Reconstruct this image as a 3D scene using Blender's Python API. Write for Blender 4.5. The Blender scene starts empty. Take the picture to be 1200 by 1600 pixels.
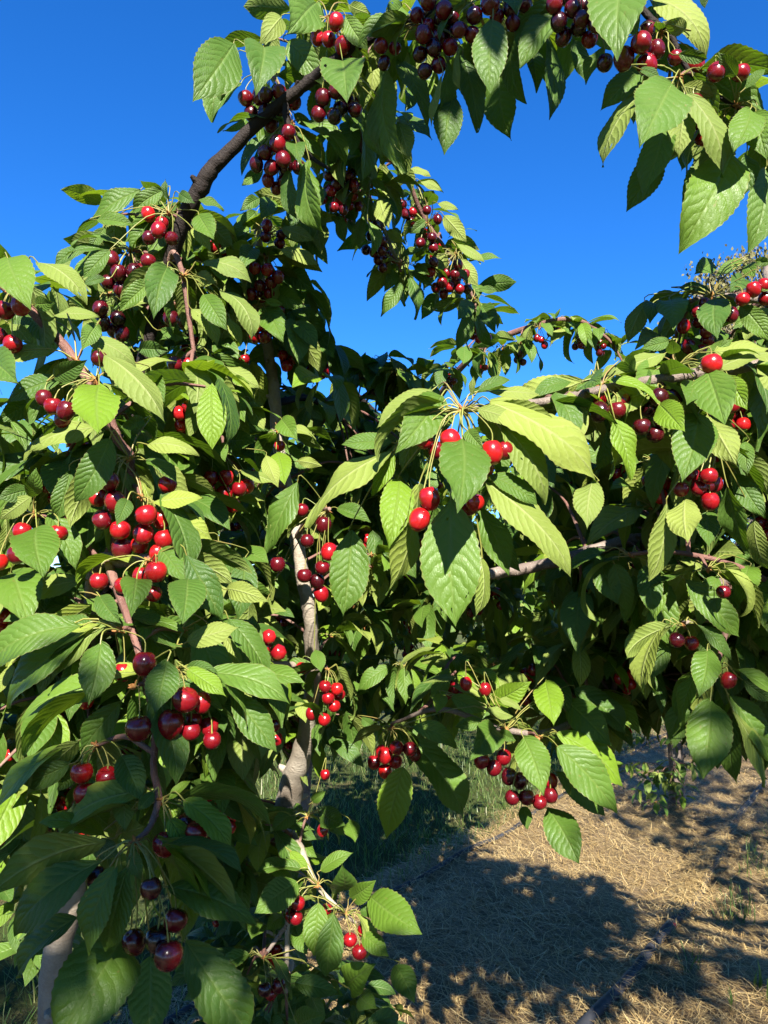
import bpy, math, random
import numpy as np
from mathutils import Vector, Matrix
rng = random.Random(11)
nrg = np.random.default_rng(11)
S = bpy.context.scene
C = S.collection
R = math.radians

# ------------------------------------------------------------------ camera
F = 1155.0                       # focal length in photograph pixels (26 mm equivalent)
PITCH = R(6.4)
CAM = Vector((0, 0, 1.5))
cd = bpy.data.cameras.new('camera'); cam = bpy.data.objects.new('camera', cd); C.objects.link(cam)
cam.location = CAM; cam.rotation_euler = (R(90) + PITCH, 0, 0)
cd.sensor_fit = 'VERTICAL'; cd.sensor_height = 36; cd.lens = 26
cd.clip_start = 0.02; cd.clip_end = 2000
S.camera = cam
S.render.resolution_x, S.render.resolution_y = 768, 1024

# ------------------------------------------------------------------ sky, sun, exposure
SUN_EL, SUN_AZ = R(36), R(5)     # behind the camera, a little to the right
wd = bpy.data.worlds.new('World'); S.world = wd; wd.use_nodes = True
nt = wd.node_tree; bg = nt.nodes['Background']
sky = nt.nodes.new('ShaderNodeTexSky'); sky.sky_type = 'NISHITA'; sky.sun_disc = False
sky.sun_elevation = SUN_EL; sky.sun_rotation = R(180) - SUN_AZ
sky.air_density = 1.0; sky.dust_density = 0.0; sky.ozone_density = 10.0; sky.altitude = 300
hs = nt.nodes.new('ShaderNodeHueSaturation'); hs.inputs['Saturation'].default_value = 1.16; hs.inputs['Hue'].default_value = 0.507
nt.links.new(sky.outputs[0], hs.inputs['Color']); nt.links.new(hs.outputs[0], bg.inputs['Color'])
bg.inputs['Strength'].default_value = 0.057
sl = bpy.data.lights.new('sun', 'SUN'); sl.energy = 4.9; sl.angle = R(0.53); sl.color = (1.0, 0.945, 0.86)
so = bpy.data.objects.new('sun', sl); C.objects.link(so)
to_sun = Vector((math.sin(SUN_AZ) * math.cos(SUN_EL), -math.cos(SUN_AZ) * math.cos(SUN_EL), math.sin(SUN_EL)))
so.rotation_euler = to_sun.to_track_quat('Z', 'Y').to_euler(); so.location = (0, -4, 8)
S.view_settings.view_transform = 'Standard'; S.view_settings.look = 'None'
S.view_settings.gamma = 1; S.view_settings.exposure = 2.25
S.view_settings.use_curve_mapping = False
S.cycles.max_bounces = 8; S.cycles.transmission_bounces = 6; S.cycles.diffuse_bounces = 4
S.cycles.use_denoising = True

# ------------------------------------------------------------------ pixel -> place
FWD = Vector((0, math.cos(PITCH), math.sin(PITCH)))
UPV = Vector((0, -math.sin(PITCH), math.cos(PITCH)))
RGT = Vector((1, 0, 0))
def at(px, py, d):
    return CAM + FWD * d + RGT * ((px - 600) / F * d) + UPV * ((800 - py) / F * d)
def ground_at(px, py, z=0.0):
    v = FWD + RGT * ((px - 600) / F) + UPV * ((800 - py) / F)
    t = (z - CAM.z) / v.z
    return CAM + v * t
def project(p):
    v = Vector(p) - CAM
    d = v.dot(FWD)
    return (600 + v.dot(RGT) / d * F, 800 - v.dot(UPV) / d * F, d) if d > 0.01 else (-9999, -9999, d)

# ------------------------------------------------------------------ materials
def new_mat(name):
    m = bpy.data.materials.new(name); m.use_nodes = True
    n = m.node_tree.nodes; l = m.node_tree.links
    return m, n, l, n['Principled BSDF'], n['Material Output']
class NB:
    """tiny helper for math nodes"""
    def __init__(s, n, l): s.n, s.l = n, l
    def put(s, sock, v):
        if isinstance(v, (int, float)): sock.default_value = v
        elif isinstance(v, tuple): sock.default_value = v
        else: s.l.new(v, sock)
    def m(s, op, a, b=0.0, c=None, clamp=False):
        k = s.n.new('ShaderNodeMath'); k.operation = op; k.use_clamp = clamp
        s.put(k.inputs[0], a); s.put(k.inputs[1], b)
        if c is not None: s.put(k.inputs[2], c)
        return k.outputs[0]
    def mix(s, fac, a, b):
        k = s.n.new('ShaderNodeMix'); k.data_type = 'RGBA'
        s.put(k.inputs[0], fac); s.put(k.inputs[6], a); s.put(k.inputs[7], b)
        return k.outputs[2]
    def noise(s, scale, detail=3, vec=None, rough=0.55):
        k = s.n.new('ShaderNodeTexNoise'); k.inputs['Scale'].default_value = scale
        k.inputs['Detail'].default_value = detail; k.inputs['Roughness'].default_value = rough
        if vec is not None: s.l.new(vec, k.inputs['Vector'])
        return k.outputs['Fac']
    def ramp(s, fac, stops):
        k = s.n.new('ShaderNodeValToRGB'); s.l.new(fac, k.inputs[0]); e = k.color_ramp.elements
        while len(e) < len(stops): e.new(0.5)
        for q, (p, c) in zip(e, stops): q.position = p; q.color = c
        return k.outputs[0]

def leaf_material(name, per_object):
    m, n, l, pb, out = new_mat(name); N = NB(n, l)
    uv = n.new('ShaderNodeUVMap'); sx = n.new('ShaderNodeSeparateXYZ'); l.new(uv.outputs[0], sx.inputs[0])
    U, V = sx.outputs[0], sx.outputs[1]
    au = N.m('ABSOLUTE', N.m('MULTIPLY_ADD', U, 2.0, -1.0))          # 0 midrib .. 1 edge
    geo = n.new('ShaderNodeNewGeometry'); back = geo.outputs['Backfacing']
    if per_object:
        oi0 = n.new('ShaderNodeObjectInfo'); seed = oi0.outputs['Random']
        oi = n.new('ShaderNodeObjectInfo'); sc = n.new('ShaderNodeSeparateColor'); l.new(oi.outputs['Color'], sc.inputs[0])
        var, young, tone = sc.outputs[0], sc.outputs[1], sc.outputs[2]
    else:
        var = geo.outputs['Random Per Island']; seed = var
        young = N.m('GREATER_THAN', N.m('FRACT', N.m('MULTIPLY', var, 17.3)), 0.80)
        tone = N.m('FRACT', N.m('MULTIPLY', var, 7.7))
    cmb = n.new('ShaderNodeCombineXYZ'); l.new(N.m('MULTIPLY', seed, 37.0), cmb.inputs[0]); l.new(N.m('MULTIPLY', seed, 91.0), cmb.inputs[1])
    vad = n.new('ShaderNodeVectorMath'); l.new(uv.outputs[0], vad.inputs[0]); l.new(cmb.outputs[0], vad.inputs[1]); UVO = vad.outputs[0]
    nvein = N.m('MULTIPLY_ADD', N.m('FRACT', N.m('MULTIPLY', seed, 13.7)), 4.0, 8.5)
    # side veins: lines that leave the midrib and climb towards the tip, a little irregular
    tc = n.new('ShaderNodeTexCoord')
    wob = N.m('MULTIPLY_ADD', N.noise(4.0, 2, UVO), 1.3, -0.65)
    t = N.m('ADD', N.m('SUBTRACT', N.m('MULTIPLY', V, nvein), N.m('MULTIPLY', N.m('POWER', au, 1.25), 2.3)), wob)
    t = N.m('ADD', t, N.m('MULTIPLY', N.m('GREATER_THAN', U, 0.5), 0.45))
    saw = N.m('ABSOLUTE', N.m('MULTIPLY_ADD', N.m('FRACT', t), 2.0, -1.0))      # 1 on a vein, 0 between
    vein = N.m('MULTIPLY', N.m('POWER', saw, 9.0), N.m('SUBTRACT', 1.0, N.m('MULTIPLY', au, 0.55)))
    mid = N.m('POWER', N.m('SUBTRACT', 1.0, N.m('MINIMUM', N.m('MULTIPLY', au, 9.0), 1.0)), 1.2)
    rib = N.m('MAXIMUM', N.m('MULTIPLY', vein, 0.55), mid)
    vor = n.new('ShaderNodeTexVoronoi'); vor.feature = 'DISTANCE_TO_EDGE'; vor.inputs['Scale'].default_value = 26.0
    l.new(UVO, vor.inputs['Vector'])
    net = N.m('SUBTRACT', 1.0, N.m('MINIMUM', N.m('MULTIPLY', vor.outputs[0], 9.0), 1.0))
    blot = N.noise(3.2, 5, UVO, 0.62)
    up = N.mix(var, (0.029, 0.072, 0.0105, 1), (0.068, 0.130, 0.0165, 1))
    up = N.mix(N.m('MULTIPLY', young, 0.85), up, (0.115, 0.195, 0.010, 1))
    up = N.mix(N.m('MULTIPLY', N.m('MULTIPLY_ADD', blot, 1.6, -0.55, clamp=True), 0.40), up, (0.078, 0.118, 0.016, 1))
    up = N.mix(N.m('MULTIPLY', rib, 0.40), up, (0.140, 0.195, 0.048, 1))
    up = N.mix(N.m('MULTIPLY', net, 0.10), up, (0.10, 0.16, 0.03, 1))
    lo = N.mix(var, (0.100, 0.145, 0.026, 1), (0.160, 0.198, 0.036, 1))
    lo = N.mix(N.m('MULTIPLY', young, 0.7), lo, (0.185, 0.232, 0.026, 1))
    lo = N.mix(N.m('MULTIPLY', rib, 0.55), lo, (0.26, 0.285, 0.11, 1))
    # weathering: thin dry rim, a few brown flecks
    fleck = N.m('GREATER_THAN', N.noise(13.0, 3, UVO), 0.685)
    rim = N.m('MULTIPLY', N.m('GREATER_THAN', au, 0.965), 0.35)
    col = N.mix(back, up, lo)
    col = N.mix(N.m('MAXIMUM', N.m('MULTIPLY', fleck, 0.45), rim), col, (0.15, 0.11, 0.035, 1))
    bump = n.new('ShaderNodeBump'); bump.inputs['Strength'].default_value = 0.52; bump.inputs['Distance'].default_value = 0.0022
    hgt = N.m('SUBTRACT', N.m('SUBTRACT', N.m('MULTIPLY', N.m('SINE', N.m('MULTIPLY', N.m('FRACT', t), 3.14159)), 0.75), N.m('MULTIPLY', mid, 1.3)), N.m('MULTIPLY', net, 0.16))
    hgt = N.m('ADD', hgt, N.m('MULTIPLY', blot, 0.9))
    l.new(hgt, bump.inputs['Height'])
    l.new(col, pb.inputs['Base Color']); l.new(bump.outputs[0], pb.inputs['Normal'])
    l.new(N.m('ADD', N.m('MULTIPLY_ADD', back, 0.16, 0.40), N.m('MULTIPLY_ADD', blot, 0.34, -0.10)), pb.inputs['Roughness'])
    pb.inputs['Specular IOR Level'].default_value = 0.27
    tr = n.new('ShaderNodeBsdfTranslucent'); l.new(bump.outputs[0], tr.inputs['Normal'])
    tcol = N.mix(young, (0.085, 0.165, 0.006, 1), (0.190, 0.300, 0.010, 1))
    tcol = N.mix(N.m('MULTIPLY', rib, 0.6), tcol, (0.10, 0.17, 0.02, 1))
    l.new(tcol, tr.inputs['Color'])
    mx = n.new('ShaderNodeMixShader'); mx.inputs[0].default_value = 0.30
    l.new(pb.outputs[0], mx.inputs[1]); l.new(tr.outputs[0], mx.inputs[2]); l.new(mx.outputs[0], out.inputs[0])
    if per_object:                                   # insect holes in some leaves
        hole = N.m('MULTIPLY', N.m('GREATER_THAN', N.noise(7.0, 2, UVO), 0.715), N.m('GREATER_THAN', tone, 0.5))
        hole = N.m('MULTIPLY', hole, N.m('GREATER_THAN', au, 0.10))
        tp = n.new('ShaderNodeBsdfTransparent'); m2 = n.new('ShaderNodeMixShader'); l.new(hole, m2.inputs[0]); l.new(mx.outputs[0], m2.inputs[1]); l.new(tp.outputs[0], m2.inputs[2]); l.new(m2.outputs[0], out.inputs[0])
    return m
M_LEAF = leaf_material('cherry_leaf', True)
M_LEAFS = leaf_material('cherry_leaf_mass', False)

def simple(name, cols, scale, rough=0.6, bumpd=0.0, spec=0.4, bscale=None, coords='Object'):
    m, n, l, pb, out = new_mat(name); N = NB(n, l)
    tc = n.new('ShaderNodeTexCoord')
    f = N.noise(scale, 5, tc.outputs[coords])
    k = len(cols)
    l.new(N.ramp(f, [(0.3 + 0.4 * i / max(1, k - 1), c + (1,)) for i, c in enumerate(cols)]), pb.inputs['Base Color'])
    pb.inputs['Roughness'].default_value = rough; pb.inputs['Specular IOR Level'].default_value = spec
    if bumpd:
        b = n.new('ShaderNodeBump'); b.inputs['Distance'].default_value = bumpd; b.inputs['Strength'].default_value = 0.8
        l.new(N.noise(bscale or scale * 3, 6, tc.outputs[coords]), b.inputs['Height']); l.new(b.outputs[0], pb.inputs['Normal'])
    return m
M_PET = simple('leaf_petiole', [(0.10, 0.14, 0.022), (0.155, 0.15, 0.034), (0.16, 0.075, 0.034)], 9, 0.45)
M_STALK = simple('fruit_stalk', [(0.10, 0.145, 0.022), (0.175, 0.18, 0.042), (0.17, 0.13, 0.042)], 14, 0.45)
M_SPUR = simple('spur_scale', [(0.10, 0.040, 0.014), (0.22, 0.095, 0.026), (0.28, 0.165, 0.062)], 160, 0.75, 0.001, 0.2)

def bark_material(name, cols, lent, spec=0.3):
    m, n, l, pb, out = new_mat(name); N = NB(n, l)
    uv = n.new('ShaderNodeUVMap'); tc = n.new('ShaderNodeTexCoord')
    mp = n.new('ShaderNodeMapping'); mp.inputs['Scale'].default_value = (1.0, 2.6, 1.0); l.new(uv.outputs[0], mp.inputs[0])
    rings = N.noise(14, 4, mp.outputs[0]); big = N.noise(11, 5, tc.outputs['Object'])
    fine = N.noise(190, 5, tc.outputs['Object'])
    col = N.ramp(big, [(0.28, cols[0] + (1,)), (0.5, cols[1] + (1,)), (0.72, cols[2] + (1,))])
    mp2 = n.new('ShaderNodeMapping'); mp2.inputs['Scale'].default_value = (7.0, 60.0, 1.0); l.new(uv.outputs[0], mp2.inputs[0])
    len_ = N.m('GREATER_THAN', N.noise(1.0, 1, mp2.outputs[0]), 0.66)
    col = N.mix(N.m('MULTIPLY', len_, 0.6), col, lent + (1,))
    col = N.mix(N.m('MULTIPLY', fine, 0.45), col, (0.05, 0.035, 0.028, 1))
    l.new(col, pb.inputs['Base Color']); pb.inputs['Roughness'].default_value = 0.68; pb.inputs['Specular IOR Level'].default_value = spec
    b = n.new('ShaderNodeBump'); b.inputs['Distance'].default_value = 0.0025; b.inputs['Strength'].default_value = 0.9
    l.new(N.m('ADD', N.m('MULTIPLY', fine, 0.6), N.m('ADD', N.m('MULTIPLY', rings, 0.8), N.m('MULTIPLY', len_, 0.8))), b.inputs['Height'])
    l.new(b.outputs[0], pb.inputs['Normal'])
    return m
M_BARK = bark_material('cherry_bark', [(0.06, 0.044, 0.036), (0.13, 0.10, 0.08), (0.21, 0.175, 0.14)], (0.40, 0.33, 0.26))
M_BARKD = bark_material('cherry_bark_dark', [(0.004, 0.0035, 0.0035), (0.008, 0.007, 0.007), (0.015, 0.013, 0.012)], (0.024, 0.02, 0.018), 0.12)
M_BARKP = bark_material('cherry_bark_pale', [(0.15, 0.12, 0.09), (0.26, 0.22, 0.165), (0.34, 0.30, 0.235)], (0.27, 0.20, 0.14))
M_TWIG = bark_material('cherry_twig', [(0.08, 0.032, 0.024), (0.15, 0.068, 0.050), (0.21, 0.13, 0.10)], (0.27, 0.19, 0.14))

def cherry_material():
    m, n, l, pb, out = new_mat('cherry_skin'); N = NB(n, l)
    oi = n.new('ShaderNodeObjectInfo'); sc = n.new('ShaderNodeSeparateColor'); l.new(oi.outputs['Color'], sc.inputs[0])
    tc = n.new('ShaderNodeTexCoord')
    base = N.ramp(sc.outputs[0], [(0.0, (0.012, 0.001, 0.002, 1)), (0.4, (0.070, 0.002, 0.005, 1)), (0.75, (0.20, 0.0035, 0.006, 1)), (1.0, (0.34, 0.007, 0.006, 1))])
    cloud = N.noise(1.1, 3, tc.outputs['Object'])
    col = N.mix(N.m('MULTIPLY_ADD', cloud, 1.7, -0.6, clamp=True), base, N.mix(0.55, base, (0.03, 0.001, 0.004, 1)))
    dots = N.m('GREATER_THAN', N.noise(22, 1, tc.outputs['Object']), 0.77)
    col = N.mix(N.m('MULTIPLY', dots, 0.28), col, (0.55, 0.22, 0.14, 1))
    l.new(col, pb.inputs['Base Color'])
    pb.inputs['Roughness'].default_value = 0.14; pb.inputs['Specular IOR Level'].default_value = 0.55
    l.new(N.m('MULTIPLY_ADD', N.noise(5, 4, tc.outputs['Object']), 0.30, 0.08), pb.inputs['Roughness'])
    pb.inputs['Subsurface Weight'].default_value = 0.12; pb.inputs['Subsurface Radius'].default_value = (1.0, 0.12, 0.08); pb.inputs['Subsurface Scale'].default_value = 0.004
    return m
M_CH = cherry_material()

# ------------------------------------------------------------------ mesh helpers
class MB:
    """collects quads/tris with uv and material index, builds one mesh object"""
    def __init__(s): s.v = []; s.f = []; s.uv = []; s.mi = []; s.n = 0
    def add(s, verts, faces, uvs, mi=0):
        # verts (n,3) array, faces list/array of 4-tuples (or 3), uvs (n,2)
        s.v.append(np.asarray(verts, dtype=np.float64)); s.uv.append(np.asarray(uvs, dtype=np.float64))
        s.f.append((np.asarray(faces, dtype=np.int64) + s.n)); s.mi.append(np.full(len(faces), mi, dtype=np.int32)); s.n += len(verts)
    def mesh(s, name, mats, smooth=True):
        me = bpy.data.meshes.new(name)
        if not s.v: return me
        v = np.concatenate(s.v); uv = np.concatenate(s.uv)
        tot = np.concatenate([np.full(len(f), f.shape[1], dtype=np.int32) for f in s.f])
        li = np.concatenate([f.ravel() for f in s.f]).astype(np.int32)
        me.vertices.add(len(v)); me.vertices.foreach_set('co', v.ravel().astype(np.float32))
        me.loops.add(len(li)); me.loops.foreach_set('vertex_index', li)
        me.polygons.add(len(tot))
        st = np.concatenate([[0], np.cumsum(tot)[:-1]]).astype(np.int32)
        me.polygons.foreach_set('loop_start', st)
        ul = me.uv_layers.new(name='UVMap'); ul.data.foreach_set('uv', uv[li].ravel().astype(np.float32))
        for m in mats: me.materials.append(m)
        me.polygons.foreach_set('material_index', np.concatenate(s.mi))
        me.polygons.foreach_set('use_smooth', np.full(len(tot), smooth, dtype=bool))
        me.update(calc_edges=True)
        return me
    def build(s, name, mats, parent=None, origin=None, smooth=True):
        if origin is not None:
            o3 = np.array(origin)
            s.v = [x - o3 for x in s.v]
        ob = bpy.data.objects.new(name, s.mesh(name, mats, smooth)); C.objects.link(ob)
        if origin is not None: ob.location = origin
        if parent is not None: attach(ob, parent)
        return ob
def world_loc(o):
    p = Vector(o.location)
    while o.parent is not None: o = o.parent; p = p + Vector(o.location)
    return p
def attach(ob, parent):            # parents are never rotated: only offsets add up
    ob.location = Vector(ob.location) - world_loc(parent); ob.parent = parent
def tag(o, label, cat, group=None, kind=None):
    if label: o['label'] = label
    if cat: o['category'] = cat
    if group: o['group'] = group
    if kind: o['kind'] = kind
    return o
def empty(name, loc):
    o = bpy.data.objects.new(name, None); C.objects.link(o); o.location = loc; o.empty_display_size = 0.1
    return o

def catmull(P, n):
    P = np.asarray(P, dtype=float)
    A = np.vstack([2 * P[0] - P[1], P, 2 * P[-1] - P[-2]])
    out = []
    for i in range(1, len(A) - 2):
        for k in range(n):
            t = k / n
            out.append(0.5 * (2 * A[i] + (A[i + 1] - A[i - 1]) * t + (2 * A[i - 1] - 5 * A[i] + 4 * A[i + 1] - A[i + 2]) * t * t + (-A[i - 1] + 3 * A[i] - 3 * A[i + 1] + A[i + 2]) * t ** 3))
    out.append(A[-2])
    return np.array(out)
def tube(mb, pts, rad, sides=6, mi=0, rough=0.0, cap=True):
    pts = np.asarray(pts, dtype=float); n = len(pts)
    rad = np.broadcast_to(np.asarray(rad, dtype=float), (n,))
    tan = np.gradient(pts, axis=0); tan /= (np.linalg.norm(tan, axis=1, keepdims=True) + 1e-9)
    ref = np.array([0.31, 0.2, 0.93]) if abs(tan[0][2]) < 0.9 else np.array([0.95, 0.1, 0.2])
    a = np.cross(tan, ref); a /= (np.linalg.norm(a, axis=1, keepdims=True) + 1e-9); b = np.cross(tan, a)
    th = np.linspace(0, 2 * np.pi, sides + 1)
    rr = rad[:, None] * (1 + rough * nrg.standard_normal((n, sides + 1)))
    rr[:, -1] = rr[:, 0]
    v = pts[:, None, :] + rr[..., None] * (np.cos(th)[None, :, None] * a[:, None, :] + np.sin(th)[None, :, None] * b[:, None, :])
    leng = np.concatenate([[0], np.cumsum(np.linalg.norm(np.diff(pts, axis=0), axis=1))])
    uv = np.stack(np.broadcast_arrays(np.linspace(0, 1, sides + 1)[None, :], (leng[:, None] * 8)), axis=-1)
    s1 = sides + 1
    i, j = np.meshgrid(np.arange(n - 1), np.arange(sides), indexing='ij'); q = (i * s1 + j).ravel()
    mb.add(v.reshape(-1, 3), np.stack([q, q + 1, q + s1 + 1, q + s1], axis=1), uv.reshape(-1, 2), mi)
    if cap:
        for e, sgn in ((0, -1), (n - 1, 1)):
            ring = v[e, :-1]; c = pts[e] + tan[e] * sgn * rad[e] * 0.45
            vv = np.vstack([ring, c]); k = np.arange(sides)
            ff = np.stack([k, (k + 1) % sides, np.full(sides, sides)], axis=1)
            if sgn < 0: ff = ff[:, ::-1]
            mb.add(vv, ff, np.tile(uv[e, 0], (sides + 1, 1)), mi)

# ------------------------------------------------------------------ leaf
PROF_T = np.array([0, .03, .08, .16, .28, .42, .55, .67, .78, .86, .92, .965, 1.0])
PROF_W = np.array([.015, .20, .43, .68, .90, 1.0, .97, .83, .58, .34, .17, .07, .0])
def leaf_verts(base, tip, nvis, wid, nv, nu, bend, fold, twist, wave, upper=True, serr=True, skew=0.0):
    """lamina from base to tip, nvis the side that is seen; returns verts, faces, uv"""
    base = np.array(base); tip = np.array(tip); Yv = tip - base; L = np.linalg.norm(Yv); Yv /= L
    nn = np.array(nvis) - np.dot(nvis, Yv) * Yv; nn /= (np.linalg.norm(nn) + 1e-9); X = np.cross(Yv, nn)
    s = np.linspace(0, 1, nv + 1) ** 0.93
    th = -bend * ((s - 0.35) + 0.55 * s ** 3)              # centre line curls away from nvis
    dy = np.cos(th); dz = np.sin(th)
    y = np.concatenate([[0], np.cumsum((dy[1:] + dy[:-1]) / 2 * np.diff(s))]); z = np.concatenate([[0], np.cumsum((dz[1:] + dz[:-1]) / 2 * np.diff(s))])
    ca, sa = y[-1], z[-1]; h = math.hypot(ca, sa); ca /= h; sa /= h
    y, z = (y * ca + z * sa) / h, (-y * sa + z * ca) / h   # chord of length 1 along Y
    w = np.interp(s ** rng.uniform(.86, 1.22), PROF_T, PROF_W) * wid / 2
    u = np.linspace(-1, 1, nu + 1)
    W = np.repeat(w[:, None], nu + 1, 1)
    if serr:
        tooth = np.where(np.arange(nv + 1) % 2 == 0, 1.0, 0.945); tooth[:2] = 1
        W[:, 0] *= tooth; W[:, -1] *= tooth
    x = u[None, :] * W
    ph = rng.uniform(0, 6.28)
    side = np.abs(u)[None, :] * W
    zz = side * math.tan(fold) * (1 - 0.35 * np.abs(u)[None, :])
    zz = zz + wave * wid * (u[None, :] ** 2) * np.sin(s[:, None] * 11 + ph + u[None, :] * 1.4)
    tw = twist * (s[:, None] - 0.3)
    xr = x * np.cos(tw) - zz * np.sin(tw); zr = x * np.sin(tw) + zz * np.cos(tw)
    # follow the local slope of the centre line
    gy = np.gradient(y, s); gz = np.gradient(z, s); g = np.hypot(gy, gz); gy /= g; gz /= g
    yy = y[:, None] * L - zr * gz[:, None] ; z3 = z[:, None] * L + zr * gy[:, None]
    sk = skew * np.sin(s * np.pi)[:, None] * L
    P = base + (xr + sk)[..., None] * X + yy[..., None] * Yv + z3[..., None] * nn
    uv = np.stack(np.broadcast_arrays((u[None, :] + 1) / 2, s[:, None]), -1)
    a = nu + 1
    i, j = np.meshgrid(np.arange(nv), np.arange(nu), indexing='ij'); q = (i * a + j).ravel()
    # nn = X x Y reversed: X = Y x n  ->  n = X x Y, so (q, q+1, q+a+1, q+a) has normal n
    fc = np.stack([q, q + 1, q + a + 1, q + a], 1)
    if not upper: fc = fc[:, ::-1]
    return P.reshape(-1, 3), fc, uv.reshape(-1, 2)

def leaf_object(parent, node, base, tip, nvis, wid, bend, fold, upper, var, young):
    mb = MB(); bend *= rng.choice([.8, 1, 1, 1.25, 1.7]); fold *= rng.choice([.7, 1, 1, 1.3, 2.2])
    v, f, uv = leaf_verts(base, tip, nvis, wid, 30, 8, bend, fold, rng.uniform(-.55, .55), rng.uniform(.02, .09), upper, True, rng.uniform(-.035, .035))
    mb.add(v, f, uv, 0)
    b = Vector(base); nd = Vector(node); dirl = (Vector(tip) - b).normalized(); D = (b - nd).length
    p1 = nd.lerp(b, .38) + Vector((rng.uniform(-.05, .05) * D, rng.uniform(-.05, .05) * D, rng.uniform(.08, .22) * D)); p2 = b - dirl * min(.012, .3 * D)
    pts = catmull([nd, p1, p2, b + dirl * .004], 3)
    tube(mb, pts, np.linspace(.0011, .0008, len(pts)), 5, 1)
    ob = mb.build('leaf', [M_LEAF, M_PET], parent, origin=b)
    ob.color = (var, young, 1.0 if rng.random() < .16 else 0.0, 1)
    return ob

# ------------------------------------------------------------------ cherry meshes (shared)
def cherry_mesh(el, dip):
    mb = MB(); rings, seg = 12, 16
    ph = np.linspace(0.02, np.pi, rings + 1); th = np.linspace(0, 2 * np.pi, seg + 1)
    r = np.sin(ph) * (1 + 0.06 * np.cos(ph)); zz = np.cos(ph) * el
    zz = zz - dip * np.exp(-(r / 0.33) ** 2) * (ph < 1.2) + 0.05 * np.exp(-(r / 0.3) ** 2) * (ph > 2)
    crease = 1 - 0.06 * np.exp(-((th - np.pi) / 0.35) ** 2)
    x = r[:, None] * np.cos(th)[None] * crease[None]; y = r[:, None] * np.sin(th)[None] * crease[None] * 0.96
    v = np.stack(np.broadcast_arrays(x, y, zz[:, None]), -1).reshape(-1, 3)
    i, j = np.meshgrid(np.arange(rings), np.arange(seg), indexing='ij'); q = (i * (seg + 1) + j).ravel()
    mb.add(v, np.stack([q, q + seg + 1, q + seg + 2, q + 1], 1), np.zeros((len(v), 2)), 0)
    return mb.mesh('cherry', [M_CH])
CHERRY = [cherry_mesh(1.0, .30), cherry_mesh(1.08, .26), cherry_mesh(.95, .34), cherry_mesh(1.16, .22)]

# ------------------------------------------------------------------ trees: branches traced as (pixel x, pixel y, depth, radius)
TREES = {}
BR = {}                                            # tree -> array of branch points, to hang spurs on
def tree(key, name, base, label, group=None):
    t = empty(name, base); tag(t, label, 'tree', group)
    TREES[key] = t; BR[key] = []
    return t
def limb(key, name, pts, mat, sides=12, world=False, knobs=3, label=None, steps=7):
    P = [(tuple(p[0]) + (p[1],)) if world else (tuple(at(p[0], p[1], p[2])) + (p[3],)) for p in pts]
    Q = catmull(P, steps); r = np.maximum(Q[:, 3], .0012)
    k = np.arange(len(r)); r = r * (1 + .025 * np.sin(k * 1.7 + rng.uniform(0, 6)))
    for q in range(knobs):
        i = rng.randrange(len(r)); r[i] *= 1.08
    Q[1:-1, :3] += nrg.standard_normal((len(Q) - 2, 3)) * np.minimum(r[1:-1, None] * .05, .0012)
    mb = MB(); tube(mb, Q[:, :3], r, sides, 0, .028)
    # short bud stubs and cut spurs
    for q in range(knobs * 2):
        i = rng.randrange(1, len(r) - 1); d = Vector((rng.gauss(0, 1), rng.gauss(0, 1), rng.gauss(0, .6) + .2)).normalized()
        c = Vector(Q[i, :3]); e = c + d * (r[i] * rng.uniform(1.3, 2.0))
        tube(mb, [c, c.lerp(e, .7), e], [r[i] * .5, r[i] * .34, r[i] * .2], 6, 0, .12)
    o = mb.build(name, [mat], TREES[key], origin=Vector(Q[0, :3]))
    if label: o['label'] = label
    BR[key].append(Q)
    return o
def nearest(key, p):
    best = None; bd = 1e9; p = np.array(p)
    for Q in BR[key]:
        d = np.linalg.norm(Q[:, :3] - p, axis=1); i = int(d.argmin())
        if d[i] < bd: bd = d[i]; best = Vector(Q[i, :3])
    return best, bd

NLEAF = {}; NCH = {}; MASS = {}
def spur_mesh(key, node, tops, peg=True):
    """woody spur with bud scales and the stalks down to the fruit"""
    mb = MB()
    q, bd = nearest(key, node)
    if q is not None and peg and .004 < bd < .3:
        mid = q.lerp(node, .5) + Vector((0, 0, min(.03, bd * .15)))
        pts = catmull([q, mid, node], 4); tube(mb, pts, np.linspace(.0034, .0024, len(pts)), 7, 2, .08)
    for k in range(9):
        d = Vector((rng.gauss(0, 1), rng.gauss(0, 1), rng.gauss(0, .8))).normalized()
        e = node + d * rng.uniform(.005, .010)
        tube(mb, [node, node.lerp(e, .6), e], [.0022, .0019, .0006], 5, 0, .1)
    for tp in tops:
        D = (tp - node).length
        out = (tp - node); out.z = 0
        m1 = node.lerp(tp, .30) + out * .12 + Vector((rng.uniform(-.06, .06) * D, rng.uniform(-.06, .06) * D, rng.uniform(.06, .20) * D))
        m2 = tp + Vector((0, 0, .26 * D)) - out * .10 + Vector((rng.uniform(-.05, .05) * D, 0, 0))
        pts = catmull([node, m1, m2, tp + Vector((0, 0, -.002))], 4)
        rr = np.full(len(pts), .00075); rr[-2:] = .0011
        tube(mb, pts, rr, 5, 1)
    return mb.build('fruit_spur', [M_SPUR, M_STALK, M_TWIG], TREES[key], origin=node)
def cherry_obj(parent, c, r, shade):
    o = bpy.data.objects.new('cherry', rng.choice(CHERRY)); C.objects.link(o)
    o.location = c; o.scale = (r,) * 3
    o.rotation_euler = (rng.gauss(0, .22), rng.gauss(0, .22), rng.uniform(0, 6.28))
    o.color = (max(0, min(1, shade)), 0, 0, 1)
    attach(o, parent)
    return o

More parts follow.
